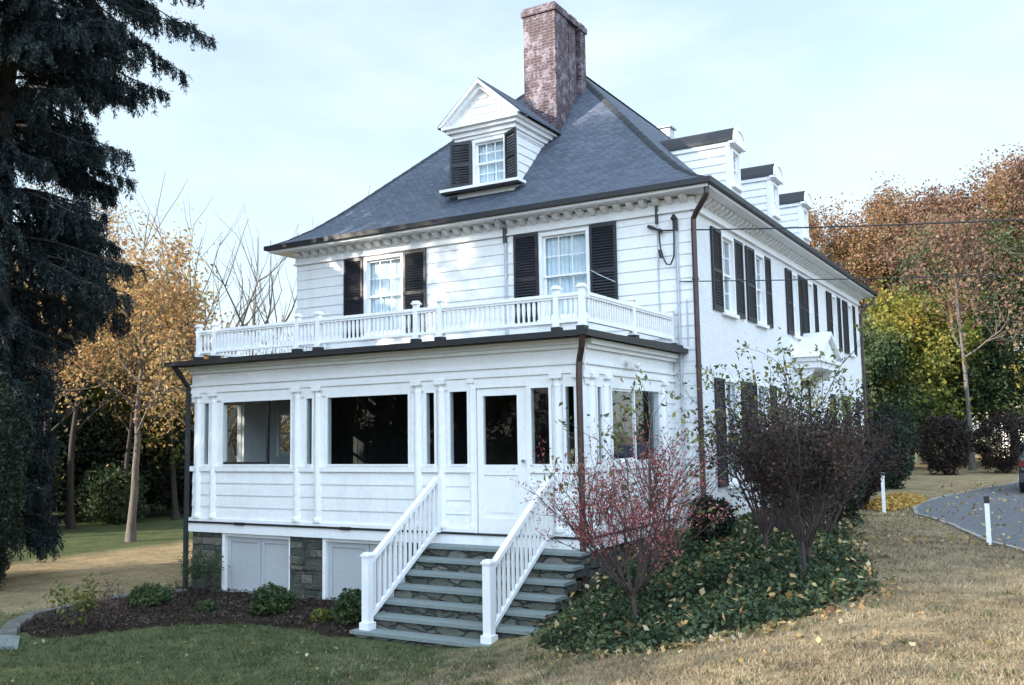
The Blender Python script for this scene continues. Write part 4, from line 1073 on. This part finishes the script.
for i, (x, y, s, lb) in enumerate([(-23.2, 3.6, 1.1, 'thin dark trunk nearest the grey-barked tree'), (-21.4, .6, .95, 'thin dark trunk close to the spruce'), (-24.6, 3.2, 1.15, 'thin dark trunk between the grey trunk and the spruce'), (-23.0, 5.6, .9, 'thin dark trunk just right of the grey trunk'), (-26.0, 5.4, 1.2, 'thin dark trunk set farthest back behind the grey trunk'), (-22.6, 7.4, 1.0, 'thin dark trunk nearest the porch corner')]): retree(t_ls, (x, y), 1+i*2.1, s, lb, GL)

# --- big spruce at the left edge
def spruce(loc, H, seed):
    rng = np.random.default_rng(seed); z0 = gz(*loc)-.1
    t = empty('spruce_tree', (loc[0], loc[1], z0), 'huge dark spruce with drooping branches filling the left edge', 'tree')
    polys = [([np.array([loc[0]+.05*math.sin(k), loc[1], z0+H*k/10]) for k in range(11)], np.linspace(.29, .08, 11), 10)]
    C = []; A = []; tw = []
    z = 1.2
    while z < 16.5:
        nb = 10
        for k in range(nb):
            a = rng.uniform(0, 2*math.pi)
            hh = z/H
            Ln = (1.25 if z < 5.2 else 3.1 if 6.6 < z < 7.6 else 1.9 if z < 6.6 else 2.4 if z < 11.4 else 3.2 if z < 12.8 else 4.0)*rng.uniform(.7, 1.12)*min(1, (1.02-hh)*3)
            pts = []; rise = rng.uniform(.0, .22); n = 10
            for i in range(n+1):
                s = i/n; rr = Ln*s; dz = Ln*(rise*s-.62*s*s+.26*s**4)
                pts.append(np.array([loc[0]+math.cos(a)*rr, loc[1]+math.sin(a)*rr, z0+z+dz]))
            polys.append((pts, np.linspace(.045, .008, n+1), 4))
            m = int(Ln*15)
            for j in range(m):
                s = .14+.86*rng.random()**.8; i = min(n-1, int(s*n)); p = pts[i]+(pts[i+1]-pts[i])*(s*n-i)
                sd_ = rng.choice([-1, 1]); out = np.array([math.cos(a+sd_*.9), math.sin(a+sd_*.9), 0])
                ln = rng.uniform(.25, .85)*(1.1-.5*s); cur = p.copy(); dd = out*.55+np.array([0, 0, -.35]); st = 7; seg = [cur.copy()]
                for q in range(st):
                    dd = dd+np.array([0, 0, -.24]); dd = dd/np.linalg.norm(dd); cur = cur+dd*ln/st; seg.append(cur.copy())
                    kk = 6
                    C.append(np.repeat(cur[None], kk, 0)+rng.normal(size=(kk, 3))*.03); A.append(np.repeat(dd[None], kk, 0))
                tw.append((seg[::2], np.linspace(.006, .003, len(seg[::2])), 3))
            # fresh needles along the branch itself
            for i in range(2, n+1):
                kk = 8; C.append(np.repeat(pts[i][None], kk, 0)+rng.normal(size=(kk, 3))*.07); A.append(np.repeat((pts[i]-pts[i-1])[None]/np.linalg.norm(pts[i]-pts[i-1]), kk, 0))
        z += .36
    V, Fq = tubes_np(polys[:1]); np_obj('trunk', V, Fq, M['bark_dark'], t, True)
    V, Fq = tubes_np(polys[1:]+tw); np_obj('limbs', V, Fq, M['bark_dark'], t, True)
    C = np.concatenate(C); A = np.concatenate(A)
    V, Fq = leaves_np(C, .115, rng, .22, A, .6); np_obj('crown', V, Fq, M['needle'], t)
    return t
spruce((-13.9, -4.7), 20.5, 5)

def bush(name, loc, seed, rx, rz_, mat, label, n=6000, leaf=.07, cat='shrub', group=None, base=.0, stems=14, stem_mat='bark_dark', sq=1.0):
    """dense shrub: leaf shell over a mass of stems, uneven outline"""
    rng = np.random.default_rng(seed); z = gz(*loc)
    t = empty(name, (loc[0], loc[1], z), label, cat, group)
    d = rng.normal(size=(n, 3)); d /= np.linalg.norm(d, axis=1, keepdims=True)
    k = rng.normal(size=(9, 3)); k /= np.linalg.norm(k, axis=1, keepdims=True)
    lump = .92+.34*np.max(np.clip(d@k.T, 0, 1)**3, axis=1)-.2+.12*np.sin(d[:, 0]*7+seed)*np.cos(d[:, 2]*6)+.10*np.sin(d[:, 1]*11+seed*2)*np.sin(d[:, 2]*9)
    rr = lump*rng.uniform(.45, 1.0, n)**.45
    C = d*rr[:, None]*np.array([rx, rx*sq, rz_])+np.array([loc[0], loc[1], z+base+rz_*.95])
    C[:, 2] = np.maximum(C[:, 2], z+base*.8+.03)
    V, Fq = leaves_np(C, leaf, rng, .6); np_obj('foliage', V, Fq, M[mat], t)
    polys = []
    for i in range(stems):
        a = rng.uniform(0, 6.28); e = rng.uniform(.2, .95)
        p0 = np.array([loc[0]+.05*math.cos(a), loc[1]+.05*math.sin(a), z-.03]); p1 = np.array([loc[0]+rx*e*math.cos(a), loc[1]+rx*e*math.sin(a), z+base+rz_*rng.uniform(.9, 1.9)])
        m = (p0+p1)/2; m[:2] = p0[:2]*.65+p1[:2]*.35; polys.append(([p0, m, p1], [.022, .014, .006], 5))
    V, Fq = tubes_np(polys); np_obj('stem', V, Fq, M[stem_mat], t, True)
    return t
def twiggy(name, loc, seed, H, spread, mat, label, stems=9, leaf=.05, per=3, cat='shrub', group=None, trunk=.0, stem_mat='stem_red', sig=.04, tip_only=False, r=.02, kids=(6, 5), clump=None):
    """open shrub of many fine twigs"""
    rng = np.random.default_rng(seed); z = gz(*loc); t = empty(name, (loc[0], loc[1], z), label, cat, group)
    polys = []; tips = []; ends = []
    def rec(p, d, Ln, rad, lev):
        n = 5; q = p.copy(); pts = [p]
        for i in range(n):
            d = d+rng.normal(size=3)*.10+np.array([0, 0, .05]); d = d/np.linalg.norm(d); q = q+d*Ln/n; pts.append(q.copy())
        polys.append((pts, np.linspace(rad, rad*.45, n+1), 5 if lev == 0 else 3))
        if lev >= len(kids): tips.extend(pts[2:]); ends.append(pts[-1]); return
        for k in range(kids[lev]):
            tt = rng.uniform(.3, 1); i = min(n-1, int(tt*n)); s = pts[i]+(pts[i+1]-pts[i])*(tt*n-i)
            nd = d+rng.normal(size=3)*np.array([.5, .5, .3]); nd /= np.linalg.norm(nd); rec(s, nd, Ln*rng.uniform(.42, .62), max(.0035, rad*.5), lev+1)
    b = np.array([loc[0], loc[1], z-.05])
    if trunk: polys.append(([b, b+np.array([.02, .0, trunk*.5+.05]), b+np.array([.0, .01, trunk+.1])], [r*2.6, r*2.1, r*2.0], 7)); b = b+np.array([0, .01, trunk+.06])
    for k in range(stems):
        a = 2*math.pi*k/stems+rng.uniform(-.3, .3); s = spread*rng.uniform(.35, 1.0)
        d = np.array([math.cos(a)*s, math.sin(a)*s, 1.0]); d /= np.linalg.norm(d); rec(b+np.array([math.cos(a), math.sin(a), 0])*.04, d, (H-trunk)*.62*rng.uniform(.8, 1.1), r, 0)
    V, Fq = tubes_np(polys); np_obj('stem', V, Fq, M[stem_mat], t, True)
    T = np.array(ends if tip_only else tips); C = np.repeat(T, per, 0)+rng.normal(size=(len(T)*per, 3))*sig
    V, Fq = leaves_np(C, leaf, rng, .5); np_obj('foliage', V, Fq, M[mat], t)
    return t
G1 = 'shrubs in the ivy bed'
twiggy('red_shrub', (1.3, -6.25), 31, 2.3, 1.15, 'l_red', 'red-berried twiggy shrub on a short trunk in front of the right porch corner', 18, .038, 3, r=.014, trunk=.42, group=G1, sig=.045)
twiggy('leafy_shrub', (.75, -4.3), 32, 3.0, .42, 'l_tip', 'tall bare-stemmed shrub with yellow-green tip leaves before the porch side window', 6, .10, 11, stem_mat='bark', sig=.08, tip_only=True, group=G1, kids=(3, 2))
twiggy('leafy_shrub', (1.75, -1.6), 33, 3.15, .5, 'l_tip', 'tall shrub with green tip leaves in front of the lower shuttered windows', 9, .10, 10, stem_mat='bark_dark', sig=.09, tip_only=True, group=G1, kids=(3, 3))
twiggy('leafy_shrub', (2.0, .8), 34, 3.2, .5, 'l_tip', 'farther tall shrub with green tip leaves near the door hood', 8, .10, 10, stem_mat='bark_dark', sig=.09, tip_only=True, group=G1, kids=(3, 3))
bush('round_shrub', (1.05, -2.6), 35, .36, .44, 'l_dark', 'small round dark evergreen shrub by the right downspout', 5000, .05, group=G1)
twiggy('purple_shrub', (2.1, -3.6), 36, 2.5, .6, 'l_purple', 'dark purple twiggy shrub left of the bare-trunked one', 13, .048, 2, r=.015, group=G1, sig=.06, trunk=.35)
twiggy('standard_shrub', (3.05, -5.5), 37, 2.0, .75, 'l_purple', 'dark twiggy-crowned shrub on a bare trunk at the right of the bed', 13, .045, 3, trunk=.5, group=G1, sig=.06, r=.012, kids=(6, 6), stem_mat='bark_dark')
twiggy('purple_shrub', (2.9, -4.6), 38, 2.2, .55, 'l_purple', 'reddish purple shrub standing behind the bare-trunked one', 12, .048, 2, r=.015, group=G1, sig=.06, trunk=.3)
twiggy('purple_shrub', (2.3, -1.2), 39, 2.3, .6, 'l_purple', 'purple shrub close to the brick wall past the tall leafy shrub', 12, .06, 5, group=G1, sig=.06)
bush('round_shrub', (1.9, 1.4), 40, .75, .75, 'l_dark', 'broad dark shrub under the lower windows', 7000, .07, group=G1)
bush('round_shrub', (1.75, 4.9), 41, .48, .62, 'l_purple', 'dark reddish shrub at the far end of the bed by the stake', 5000, .07, group=G1)
twiggy('purple_shrub', (1.35, 7.4), 42, 2.0, .6, 'l_purple', 'purple shrub beside the far brick wall', 10, .08, 5, group=G1, sig=.08)
G2 = 'bushes by the driveway'
bush('round_bush', (1.1, 12.8), 43, .8, 1.05, 'l_dark', 'tall rounded dark bush at the end of the house', 7000, .09, group=G2)
bush('round_bush', (1.7, 22.2), 44, .95, 1.2, 'l_purple', 'dark red bush under the pale trunk', 7000, .10, group=G2)
bush('round_bush', (3.6, 24), 45, 1.3, 1.25, 'l_purple', 'dark purplish bush right of the red bush', 8000, .10, group=G2)
bush('round_bush', (.4, 18.6), 46, 1.1, 1.3, 'l_dark', 'dark green bush between the house end and the red bush', 8000, .10, group=G2)
bush('round_bush', (5.4, 27), 47, 1.4, 1.3, 'l_dark', 'dark bush behind the parked car', 8000, .10, group=G2)

G3 = 'young shrubs in the mulch bed'
twiggy('young_shrub', (-7.3, -7.25), 51, .75, .5, 'l_yellow', 'spindly young shrub with yellow-green leaves at the left end of the bed', 5, .075, 4, stem_mat='bark', sig=.06, group=G3, r=.008, kids=(3, 2))
bush('young_shrub', (-7.85, -5.5), 52, .36, .22, 'l_shrub', 'low grey-green shrub next to the stone edging', 1800, .06, group=G3)
bush('young_shrub', (-6.55, -5.45), 53, .18, .12, 'l_shrub', 'smallest green plant in the middle of the mulch', 700, .05, group=G3)
bush('young_shrub', (-5.45, -5.1), 54, .36, .25, 'l_shrub', 'glossy green shrub in front of the stone pier', 2600, .065, group=G3)
bush('young_shrub', (-3.72, -5.15), 55, .34, .28, 'l_shrub', 'dark green shrub against the left newel post', 2400, .06, group=G3)
bush('young_shrub', (-4.25, -5.3), 56, .17, .13, 'l_yellow', 'small yellowish plant left of the newel post shrub', 600, .05, group=G3)
twiggy('young_shrub', (-8.0, -4.35), 57, 1.0, .5, 'l_shrub', 'thin twiggy shrub before the left stone pier', 7, .05, 3, stem_mat='bark_dark', sig=.05, group=G3, r=.007, kids=(4, 3))
twiggy('young_shrub', (-6.9, -7.05), 58, .8, .45, 'l_brown', 'nearly bare brown shrub beside the yellow-green one', 6, .045, 1, stem_mat='bark_dark', sig=.03, group=G3, r=.006, kids=(4, 3))
GU = 'undergrowth along the edge of the left wood'
for i, (x, y, r_, h_, m_, lb) in enumerate([(-23.2, 1.8, 1.5, 1.5, 'l_dark', 'dark undergrowth shrub beside the spruce shadow'), (-23.4, 5.4, 1.3, 1.1, 'l_green', 'wide undergrowth shrub directly behind the grey trunk'), (-25.0, 6.0, 1.7, 1.8, 'l_dark', 'tallest dark undergrowth shrub set back in the wood')]):
    bush('undergrowth_shrub', (x, y), 80+i, r_, h_, m_, lb, 4600, .13, group=GU)
bush('yew_shrub', (-12.1, -5.9), 59, .75, 2.2, 'l_dark', 'tall dark evergreen bush below the spruce', 16000, .07)

# --- trees beyond the frame that shade the front lawn (they stand behind and left of the viewer)
GS = 'shade trees on the front lawn'
t_s = tree('shade_tree', (-14.6, -16.8), 61, 19.5, .34, 'l_tan', 'bark', 'large shade tree on the front lawn facing the porch', group=GS, per=13, first=.16, n_limb=18, sig=.5, leaf=.25, limb_len=.30, kids=(6, 4))
for i, (x, y, s, lb) in enumerate([(-16.5, -20, 1.0, 'shade tree left of the spruce'), (-17, -25, 1.15, 'shade tree far left by the street'), (-21.5, -30, 1.2, 'shade tree at the street edge')]):
    retree(t_s, (x, y), 1.1*i+.6, s, lb, GS)
retree(t_dk, (-14, -12.8), .4, .75, 'unseen evergreen added to keep low sun off the left porch base', GS); retree(t_dk, (-17, -13.5), 2.4, .8, 'second unseen evergreen added to keep low sun off the cellar doors', GS)  # both added out of view to block low sun on the left porch front
for i, (x, y) in enumerate([(-44, -18), (-40, -26), (-34, -34), (-26, -40), (-17, -44), (-7, -46), (3, -47), (13, -45), (23, -40), (31, -32), (36, -22), (38, -11)]):  # row added out of view so the porch glass reflects dark foliage
    retree(t_dk, (x, y), i*.9, 1.35, 'unseen dark evergreen added to darken the window reflections', 'unseen evergreens added behind the viewer')

# ------------------------------------------------------------------ ground cover
def in_poly(x, y, ol):
    c = np.zeros(len(x), bool); n = len(ol)
    for i in range(n):
        ax, ay = ol[i]; bx, by = ol[(i+1) % n]
        m = (ay > y) != (by > y); 
        with np.errstate(divide='ignore', invalid='ignore'): c ^= m & (x < (bx-ax)*(y-ay)/(by-ay+1e-12)+ax)
    return c
rng = np.random.default_rng(70)
bx = rng.uniform(-.6, 4.0, 130000); by = rng.uniform(-8.2, 15.5, 130000); keep = in_poly(bx, by, BED) & (rng.random(130000) < np.clip(1.2-(by+8)/16, .15, 1)); bx, by = bx[keep], by[keep]
bo_ = np.array(BED); dist = np.full(len(bx), 9.0)
for a_, b_ in zip(bo_, np.roll(bo_, -1, 0)):
    ab = b_-a_; tt = np.clip(((bx-a_[0])*ab[0]+(by-a_[1])*ab[1])/(ab@ab+1e-9), 0, 1); dist = np.minimum(dist, np.hypot(bx-a_[0]-tt*ab[0], by-a_[1]-tt*ab[1]))
edge = np.clip(dist/.55+.12*np.sin(bx*9)*np.sin(by*8), .05, 1)
patch = np.sin(bx*3.1+by*1.3)*np.sin(by*2.7-bx*1.1)+.5*np.sin(bx*7.3)*np.sin(by*6.1)
k = (rng.random(len(bx)) < np.clip(.25+edge, 0, 1)) & (patch > -.75+rng.normal(0, .2, len(bx))); bx, by, edge, patch = bx[k], by[k], edge[k], patch[k]
bx = bx+rng.normal(0, .10, len(bx))*(edge < .5); by = by+rng.normal(0, .10, len(by))*(edge < .5)
hmp = edge*(.10+.09*(patch*.5+.5))
C = np.stack([bx, by, gz_np(bx, by)+.02+rng.uniform(0, 1, len(bx))**.7*(hmp+.03)], -1)
V, Fq = leaves_np(C, .058, rng, .75, None, .3, .45); tag(np_obj('ivy_leaves', V, Fq, M['l_ivy']), kind='stuff')
def scatter_leaves(name, x, y, dz, size, mat=M['l_fallen']):
    C = np.stack([x, y, gz_np(x, y)+dz], -1); V, Fq = leaves_np(C, size, rng, .75, None, .3, .75); tag(np_obj(name, V, Fq, mat), kind='stuff')
x = rng.uniform(-.4, 4.0, 1500); y = rng.uniform(-8.1, 4, 1500); k = in_poly(x, y, BED) & (rng.random(1500) < .62); x, y = x[k], y[k]
scatter_leaves('leaves_on_ivy', x, y, rng.uniform(.16, .26, len(x)), .085)
x = rng.uniform(-9, 7, 2600); y = rng.uniform(-11, 8, 2600); k = ~in_poly(x, y, MULCH) & ~in_poly(x, y, BED) & ~((x < 0.05) & (x > -9) & (y > -5.9)) & (rng.random(2600) < np.where(x > 1.5, .35, .15)); x, y = x[k], y[k]
scatter_leaves('lawn_leaves', x, y, .03, .06)
x = rng.uniform(2.5, 9, 900); y = rng.uniform(-2, 16, 900); scatter_leaves('driveway_leaves', x, y, .05, .085)
a = rng.uniform(0, 6.28, 2600); r = np.sqrt(rng.random(2600)); scatter_leaves('leaf_pile', 2.2+.55*r*np.cos(a), 7.0+2.4*r*np.sin(a), .03+.16*(1-r*r)*rng.random(2600), .12, M['l_pile'])
t_ = rng.uniform(0, len(BED)*.62, 500); i_ = t_.astype(int); fr_ = (t_-i_)[:, None]
p_ = np.array(BED)[i_]*(1-fr_)+np.array(BED)[i_+1]*fr_+rng.normal(0, .16, (500, 2)); k = p_[:, 0] > .2
scatter_leaves('edge_leaves', p_[k, 0], p_[k, 1], rng.uniform(.02, .06, k.sum()), .07)
x = rng.uniform(-9.2, -3, 9000); y = rng.uniform(-8, -3.7, 9000); k = in_poly(x, y, MULCH); x, y = x[k], y[k]
scatter_leaves('mulch_chips', x, y, rng.uniform(.06, .10, len(x)), .045, M['l_mulch'])
# grass blades where the lawn is near enough to see them
def grass(name, n, cond, h, mat, wd=.007):
    x = []; y = []
    fx, fy = _f.xy.normalized(); rx_, ry_ = _r.xy.normalized()
    dd = 5.5+18*rng.random(n)**1.6; ll = rng.uniform(-.6, .6, n)*dd
    X = CAM.x+fx*dd+rx_*ll; Y = CAM.y+fy*dd+ry_*ll
    ok = ~in_poly(X, Y, BED) & ~in_poly(X, Y, MULCH) & ~in_poly(X, Y, DRIVE) & ~((X < .1) & (X > -9.0) & (Y > -3.9)) & ~((X > -3.3) & (X < -.3) & (Y > -5.95)) & ~((X > -9.3) & (X < -7.4) & (Y > -8.2) & (Y < -3.6)) & cond(X, Y)
    X, Y, dd = X[ok], Y[ok], dd[ok]; m = len(X); Z = gz_np(X, Y)-.004
    a = rng.uniform(0, 6.28, m); H = h*rng.uniform(.5, 1.25, m); w = wd*rng.uniform(.7, 1.3, m)*np.maximum(1, dd/9); ln = rng.normal(size=(m, 2))*.55
    P0 = np.stack([X-np.cos(a)*w, Y-np.sin(a)*w, Z], -1); P1 = np.stack([X+np.cos(a)*w, Y+np.sin(a)*w, Z], -1); P2 = np.stack([X+ln[:, 0]*H, Y+ln[:, 1]*H, Z+H], -1)
    tag(np_obj(name, np.stack([P0, P1, P2], 1).reshape(-1, 3), np.arange(3*m).reshape(-1, 3), mat), kind='stuff')
def tufts(name, n, per, h, mat, x0, x1):
    fx, fy = _f.xy.normalized(); rx_, ry_ = _r.xy.normalized()
    dd = 6+11*rng.random(n)**1.4; ll = rng.uniform(-.6, .6, n)*dd
    X = np.repeat(CAM.x+fx*dd+rx_*ll, per); Y = np.repeat(CAM.y+fy*dd+ry_*ll, per); sc = np.repeat(rng.uniform(.6, 1.4, n), per)
    m = len(X); X = X+rng.normal(0, .045, m)*sc; Y = Y+rng.normal(0, .045, m)*sc
    ok = ~in_poly(X, Y, BED) & ~in_poly(X, Y, MULCH) & ~in_poly(X, Y, DRIVE) & ~((X < .1) & (X > -9.0) & (Y > -3.9)) & ~((X > -3.4) & (X < -.2) & (Y > -6.1)) & (X > x0) & (X < x1)
    X, Y, sc = X[ok], Y[ok], sc[ok]; m = len(X); Z = gz_np(X, Y)-.004; a = rng.uniform(0, 6.28, m); H = h*sc*rng.uniform(.5, 1.2, m); w = .006; ln = rng.normal(size=(m, 2))*.7
    P0 = np.stack([X-np.cos(a)*w, Y-np.sin(a)*w, Z], -1); P1 = np.stack([X+np.cos(a)*w, Y+np.sin(a)*w, Z], -1); P2 = np.stack([X+ln[:, 0]*H, Y+ln[:, 1]*H, Z+H], -1)
    tag(np_obj(name, np.stack([P0, P1, P2], 1).reshape(-1, 3), np.arange(3*m).reshape(-1, 3), mat), kind='stuff')
tufts('grass_tufts', 1500, 26, .09, M['g_green'], -9.5, 1.5)
tufts('dry_grass_tufts', 1500, 26, .05, M['g_dry'], -1.5, 9)
tufts('green_weeds', 260, 22, .06, M['g_green'], .5, 9)
def wav(X, Y): return 1.6*np.sin(X*.9+Y*.6)+1.2*np.sin(Y*1.7-X*.5)+.8*np.sin(X*2.9+Y*2.3)
grass('lawn_grass', 110000, lambda X, Y: (X+wav(X, Y)*.8 < rng.normal(-.8, 1.2, len(X))) & (X > -9.4+rng.normal(0, .5, len(X))), .055, M['g_green'])
grass('dry_grass', 130000, lambda X, Y: (X+wav(X, Y)*.8 > rng.normal(-1.0, 1.2, len(X))), .04, M['g_dry'])

# ------------------------------------------------------------------ small things
mb = MB(); pth = [(-7.75, -8.1), (-8.35, -7.6), (-8.8, -7.1), (-9.08, -6.4), (-9.12, -5.7), (-9.0, -5.0), (-8.8, -4.55), (-8.55, -4.15)]
for a, b in zip(pth, pth[1:]):
    a = Vector((*a, 0)); b = Vector((*b, 0)); d = (b-a).normalized(); n = Vector((-d.y, d.x, 0)); k = 2
    for i in range(k):
        p = a.lerp(b, i/k)+d*.01; q = a.lerp(b, (i+1)/k)-d*.01; z = gz(p.x, p.y); hh = .09+random.uniform(-.02, .03); j = random.uniform(-.02, .02)
        rg_ = [p-n*(.11+j), p+n*(.12+j), q+n*(.12-j), q-n*(.11-j)]
        mb.hexa([(*r_.xy, z-.05) for r_ in rg_]+[(*r_.xy, z+hh+random.uniform(-.01, .01)) for r_ in rg_])
tag(obj('stone_edging', mb, M['flag']), 'low curved stone edging round the left end of the mulch bed', 'edging')
mb = MB(); ol = [(-7.2, -8.75), (-6.9, -8.45), (-7.5, -8.05), (-7.95, -8.15), (-7.9, -8.5)]
mb.v = [(x, y, .2) for x, y in ol]+[(x, y, .26) for x, y in ol]; mb.f = [tuple(range(5)), tuple(range(5, 10))]+[(i, (i+1) % 5, 5+(i+1) % 5, 5+i) for i in range(5)]
tag(obj('flagstone', mb, M['bluestone']), 'flat blue-grey flagstone lying in the lawn at the left edge', 'stone')

def stake(loc, h, label, cap):
    t = empty('marker_stake', (*loc, gz(*loc)), label, 'stake', 'white stakes beside the driveway'); z = gz(*loc)
    mb = MB(); mb.hexa([(loc[0]-.03, loc[1]-.02, z-.1), (loc[0]+.03, loc[1]-.02, z-.1), (loc[0]+.03, loc[1]+.02, z-.1), (loc[0]-.03, loc[1]+.02, z-.1), (loc[0]-.028, loc[1]-.02, z+h), (loc[0]+.034, loc[1]-.02, z+h), (loc[0]+.034, loc[1]+.02, z+h), (loc[0]-.028, loc[1]+.02, z+h)])
    obj('shaft', mb, M['trim'], t); mb = MB(); mb.box(loc[0]-.034, loc[0]+.040, loc[1]-.026, loc[1]+.026, z+h-.0, z+h+.10); obj('cap', mb, M['iron'] if cap else M['trim'], t)
stake((4.62, -.85), .60, 'white marker stake with a black top at the driveway edge', True)
stake((2.36, 4.3), .72, 'all-white marker stake near the end of the planted bed', False)

# parked car, only its near left corner shows
def car():
    c = Vector((5.42, 13.15, gz(6.3, 13)+.0)); t = empty('parked_car', c, 'dark car parked on the driveway at the right edge', 'car')
    paint_m = plain('dark_car_paint', (.012, .013, .016), .25, .1, 9, 0); tyre = plain('tyre_rubber', (.015, .015, .015), .8); rim = plain('rim_metal', (.4, .4, .42), .3, .1, 9, 0, .9); wg = plain('car_window', (.03, .06, .10), .05, .1, 5, 0); red = plain('tail_lamp', (.10, .008, .008), .2); chrome = plain('bumper_dark', (.03, .03, .03), .5)
    def sec(pr, w):
        return [[(c.x+s*w_, c.y+y, c.z+z) for (y, z, w_) in pr] for s in (-1, 1)]
    body = [(-2.2, .35, .82), (-2.25, .62, .86), (-2.2, .95, .85), (-1.3, 1.0, .87), (1.0, .98, .87), (2.1, .86, .82), (2.25, .6, .80), (2.2, .32, .78)]
    mb = MB(); A, B_ = sec(body, 1); n = len(A); o0 = len(mb.v); mb.v += A+B_
    mb.f.append(tuple(range(n-1, -1, -1))); mb.f.append(tuple(range(n, 2*n)))
    for i in range(n): j = (i+1) % n; mb.f.append((i, j, n+j, n+i))
    bo = obj('body', mb, paint_m, t); bv = bo.modifiers.new('bevel', 'BEVEL'); bv.width = .07; bv.segments = 3
    cab = [(-2.0, .96, .80), (-1.60, 1.36, .60), (-.1, 1.40, .60), (.95, .97, .80)]
    mb = MB(); A, B_ = sec(cab, 1); mb.v += A+B_; mb.f += [(3, 2, 1, 0), (4, 5, 6, 7), (0, 1, 5, 4), (1, 2, 6, 5), (2, 3, 7, 6), (3, 0, 4, 7)]
    cb = obj('cabin', mb, paint_m, t); bv = cb.modifiers.new('bevel', 'BEVEL'); bv.width = .05; bv.segments = 2
    mb = MB(); mb.poly([(c.x-.70, c.y-1.985, c.z+1.02), (c.x+.70, c.y-1.985, c.z+1.02), (c.x+.56, c.y-1.66, c.z+1.325), (c.x-.56, c.y-1.66, c.z+1.325)]); obj('rear_window', mb, wg, t)
    mb = MB(); mb.poly([(c.x-.695, c.y+.35, c.z+1.30), (c.x-.785, c.y+.75, c.z+1.03), (c.x-.80, c.y-1.65, c.z+1.03), (c.x-.70, c.y-1.5, c.z+1.36), (c.x-.69, c.y+.0, c.z+1.40)]); obj('side_window', mb, wg, t)
    for s in (-1, 1):
        mb = MB(); mb.box(*sorted((c.x+s*.55, c.x+s*.84)), c.y-2.275, c.y-2.2, c.z+.70, c.z+.86); obj('tail_light', mb, red, t)
        for yy in (-1.45, 1.4):
            mb = MB(); mb.tube([(c.x+s*.66, c.y+yy, c.z+.32), (c.x+s*.70, c.y+yy, c.z+.32), (c.x+s*.86, c.y+yy, c.z+.32), (c.x+s*.88, c.y+yy, c.z+.32)], [.27, .32, .32, .27], 20); w = obj('wheel', mb, tyre, t)
            mb = MB(); mb.tube([(c.x+s*.86, c.y+yy, c.z+.32), (c.x+s*.89, c.y+yy, c.z+.32)], .19, 16); obj('rim', mb, rim, w)
    mb = MB(); mb.box(c.x-.84, c.x+.84, c.y-2.33, c.y-2.24, c.z+.32, c.z+.55); obj('bumper', mb, chrome, t)
car()

# neighbour's white house at the right edge, far back
nb = empty('neighbour_house', (6, 47, 1.2), 'small white neighbouring house glimpsed between trees at the right edge', 'house')
mb = MB(); x0, x1, y0, y1 = 2.4, 9.6, 45, 53
NP = Plane((0, y0, 0), (1, 0, 0), (0, -1, 0)); NL = Plane((x0, 0, 0), (0, 1, 0), (-1, 0, 0))
mb.box(x0, x1, y0, y1, 1.0, 4.6); mb.prism([(x0, y0, 4.6), (x1, y0, 4.6), ((x0+x1)/2, y0, 7.0)], (0, y0, 0), (0, y1, 0)); clapboards(mb, NP, x0, x1, 1.3, 4.5, .25, []); obj('wall', mb, M['white'], nb)
mb = MB()
for s in (-1, 1):
    xe = x0-.4 if s < 0 else x1+.4; xm = (x0+x1)/2
    mb.hexa([(xe, y0-.4, 4.4), (xm, y0-.4, 7.1), (xm, y1+.4, 7.1), (xe, y1+.4, 4.4), (xe, y0-.4, 4.55), (xm, y0-.4, 7.25), (xm, y1+.4, 7.25), (xe, y1+.4, 4.55)])
obj('roof', mb, M['gutter'], nb)
for x in (3.0, 5.4, 7.8): dh_window(NP, x, x+1.0, 2.1, 3.8, 2, 2, None, parent=nb, name='window')
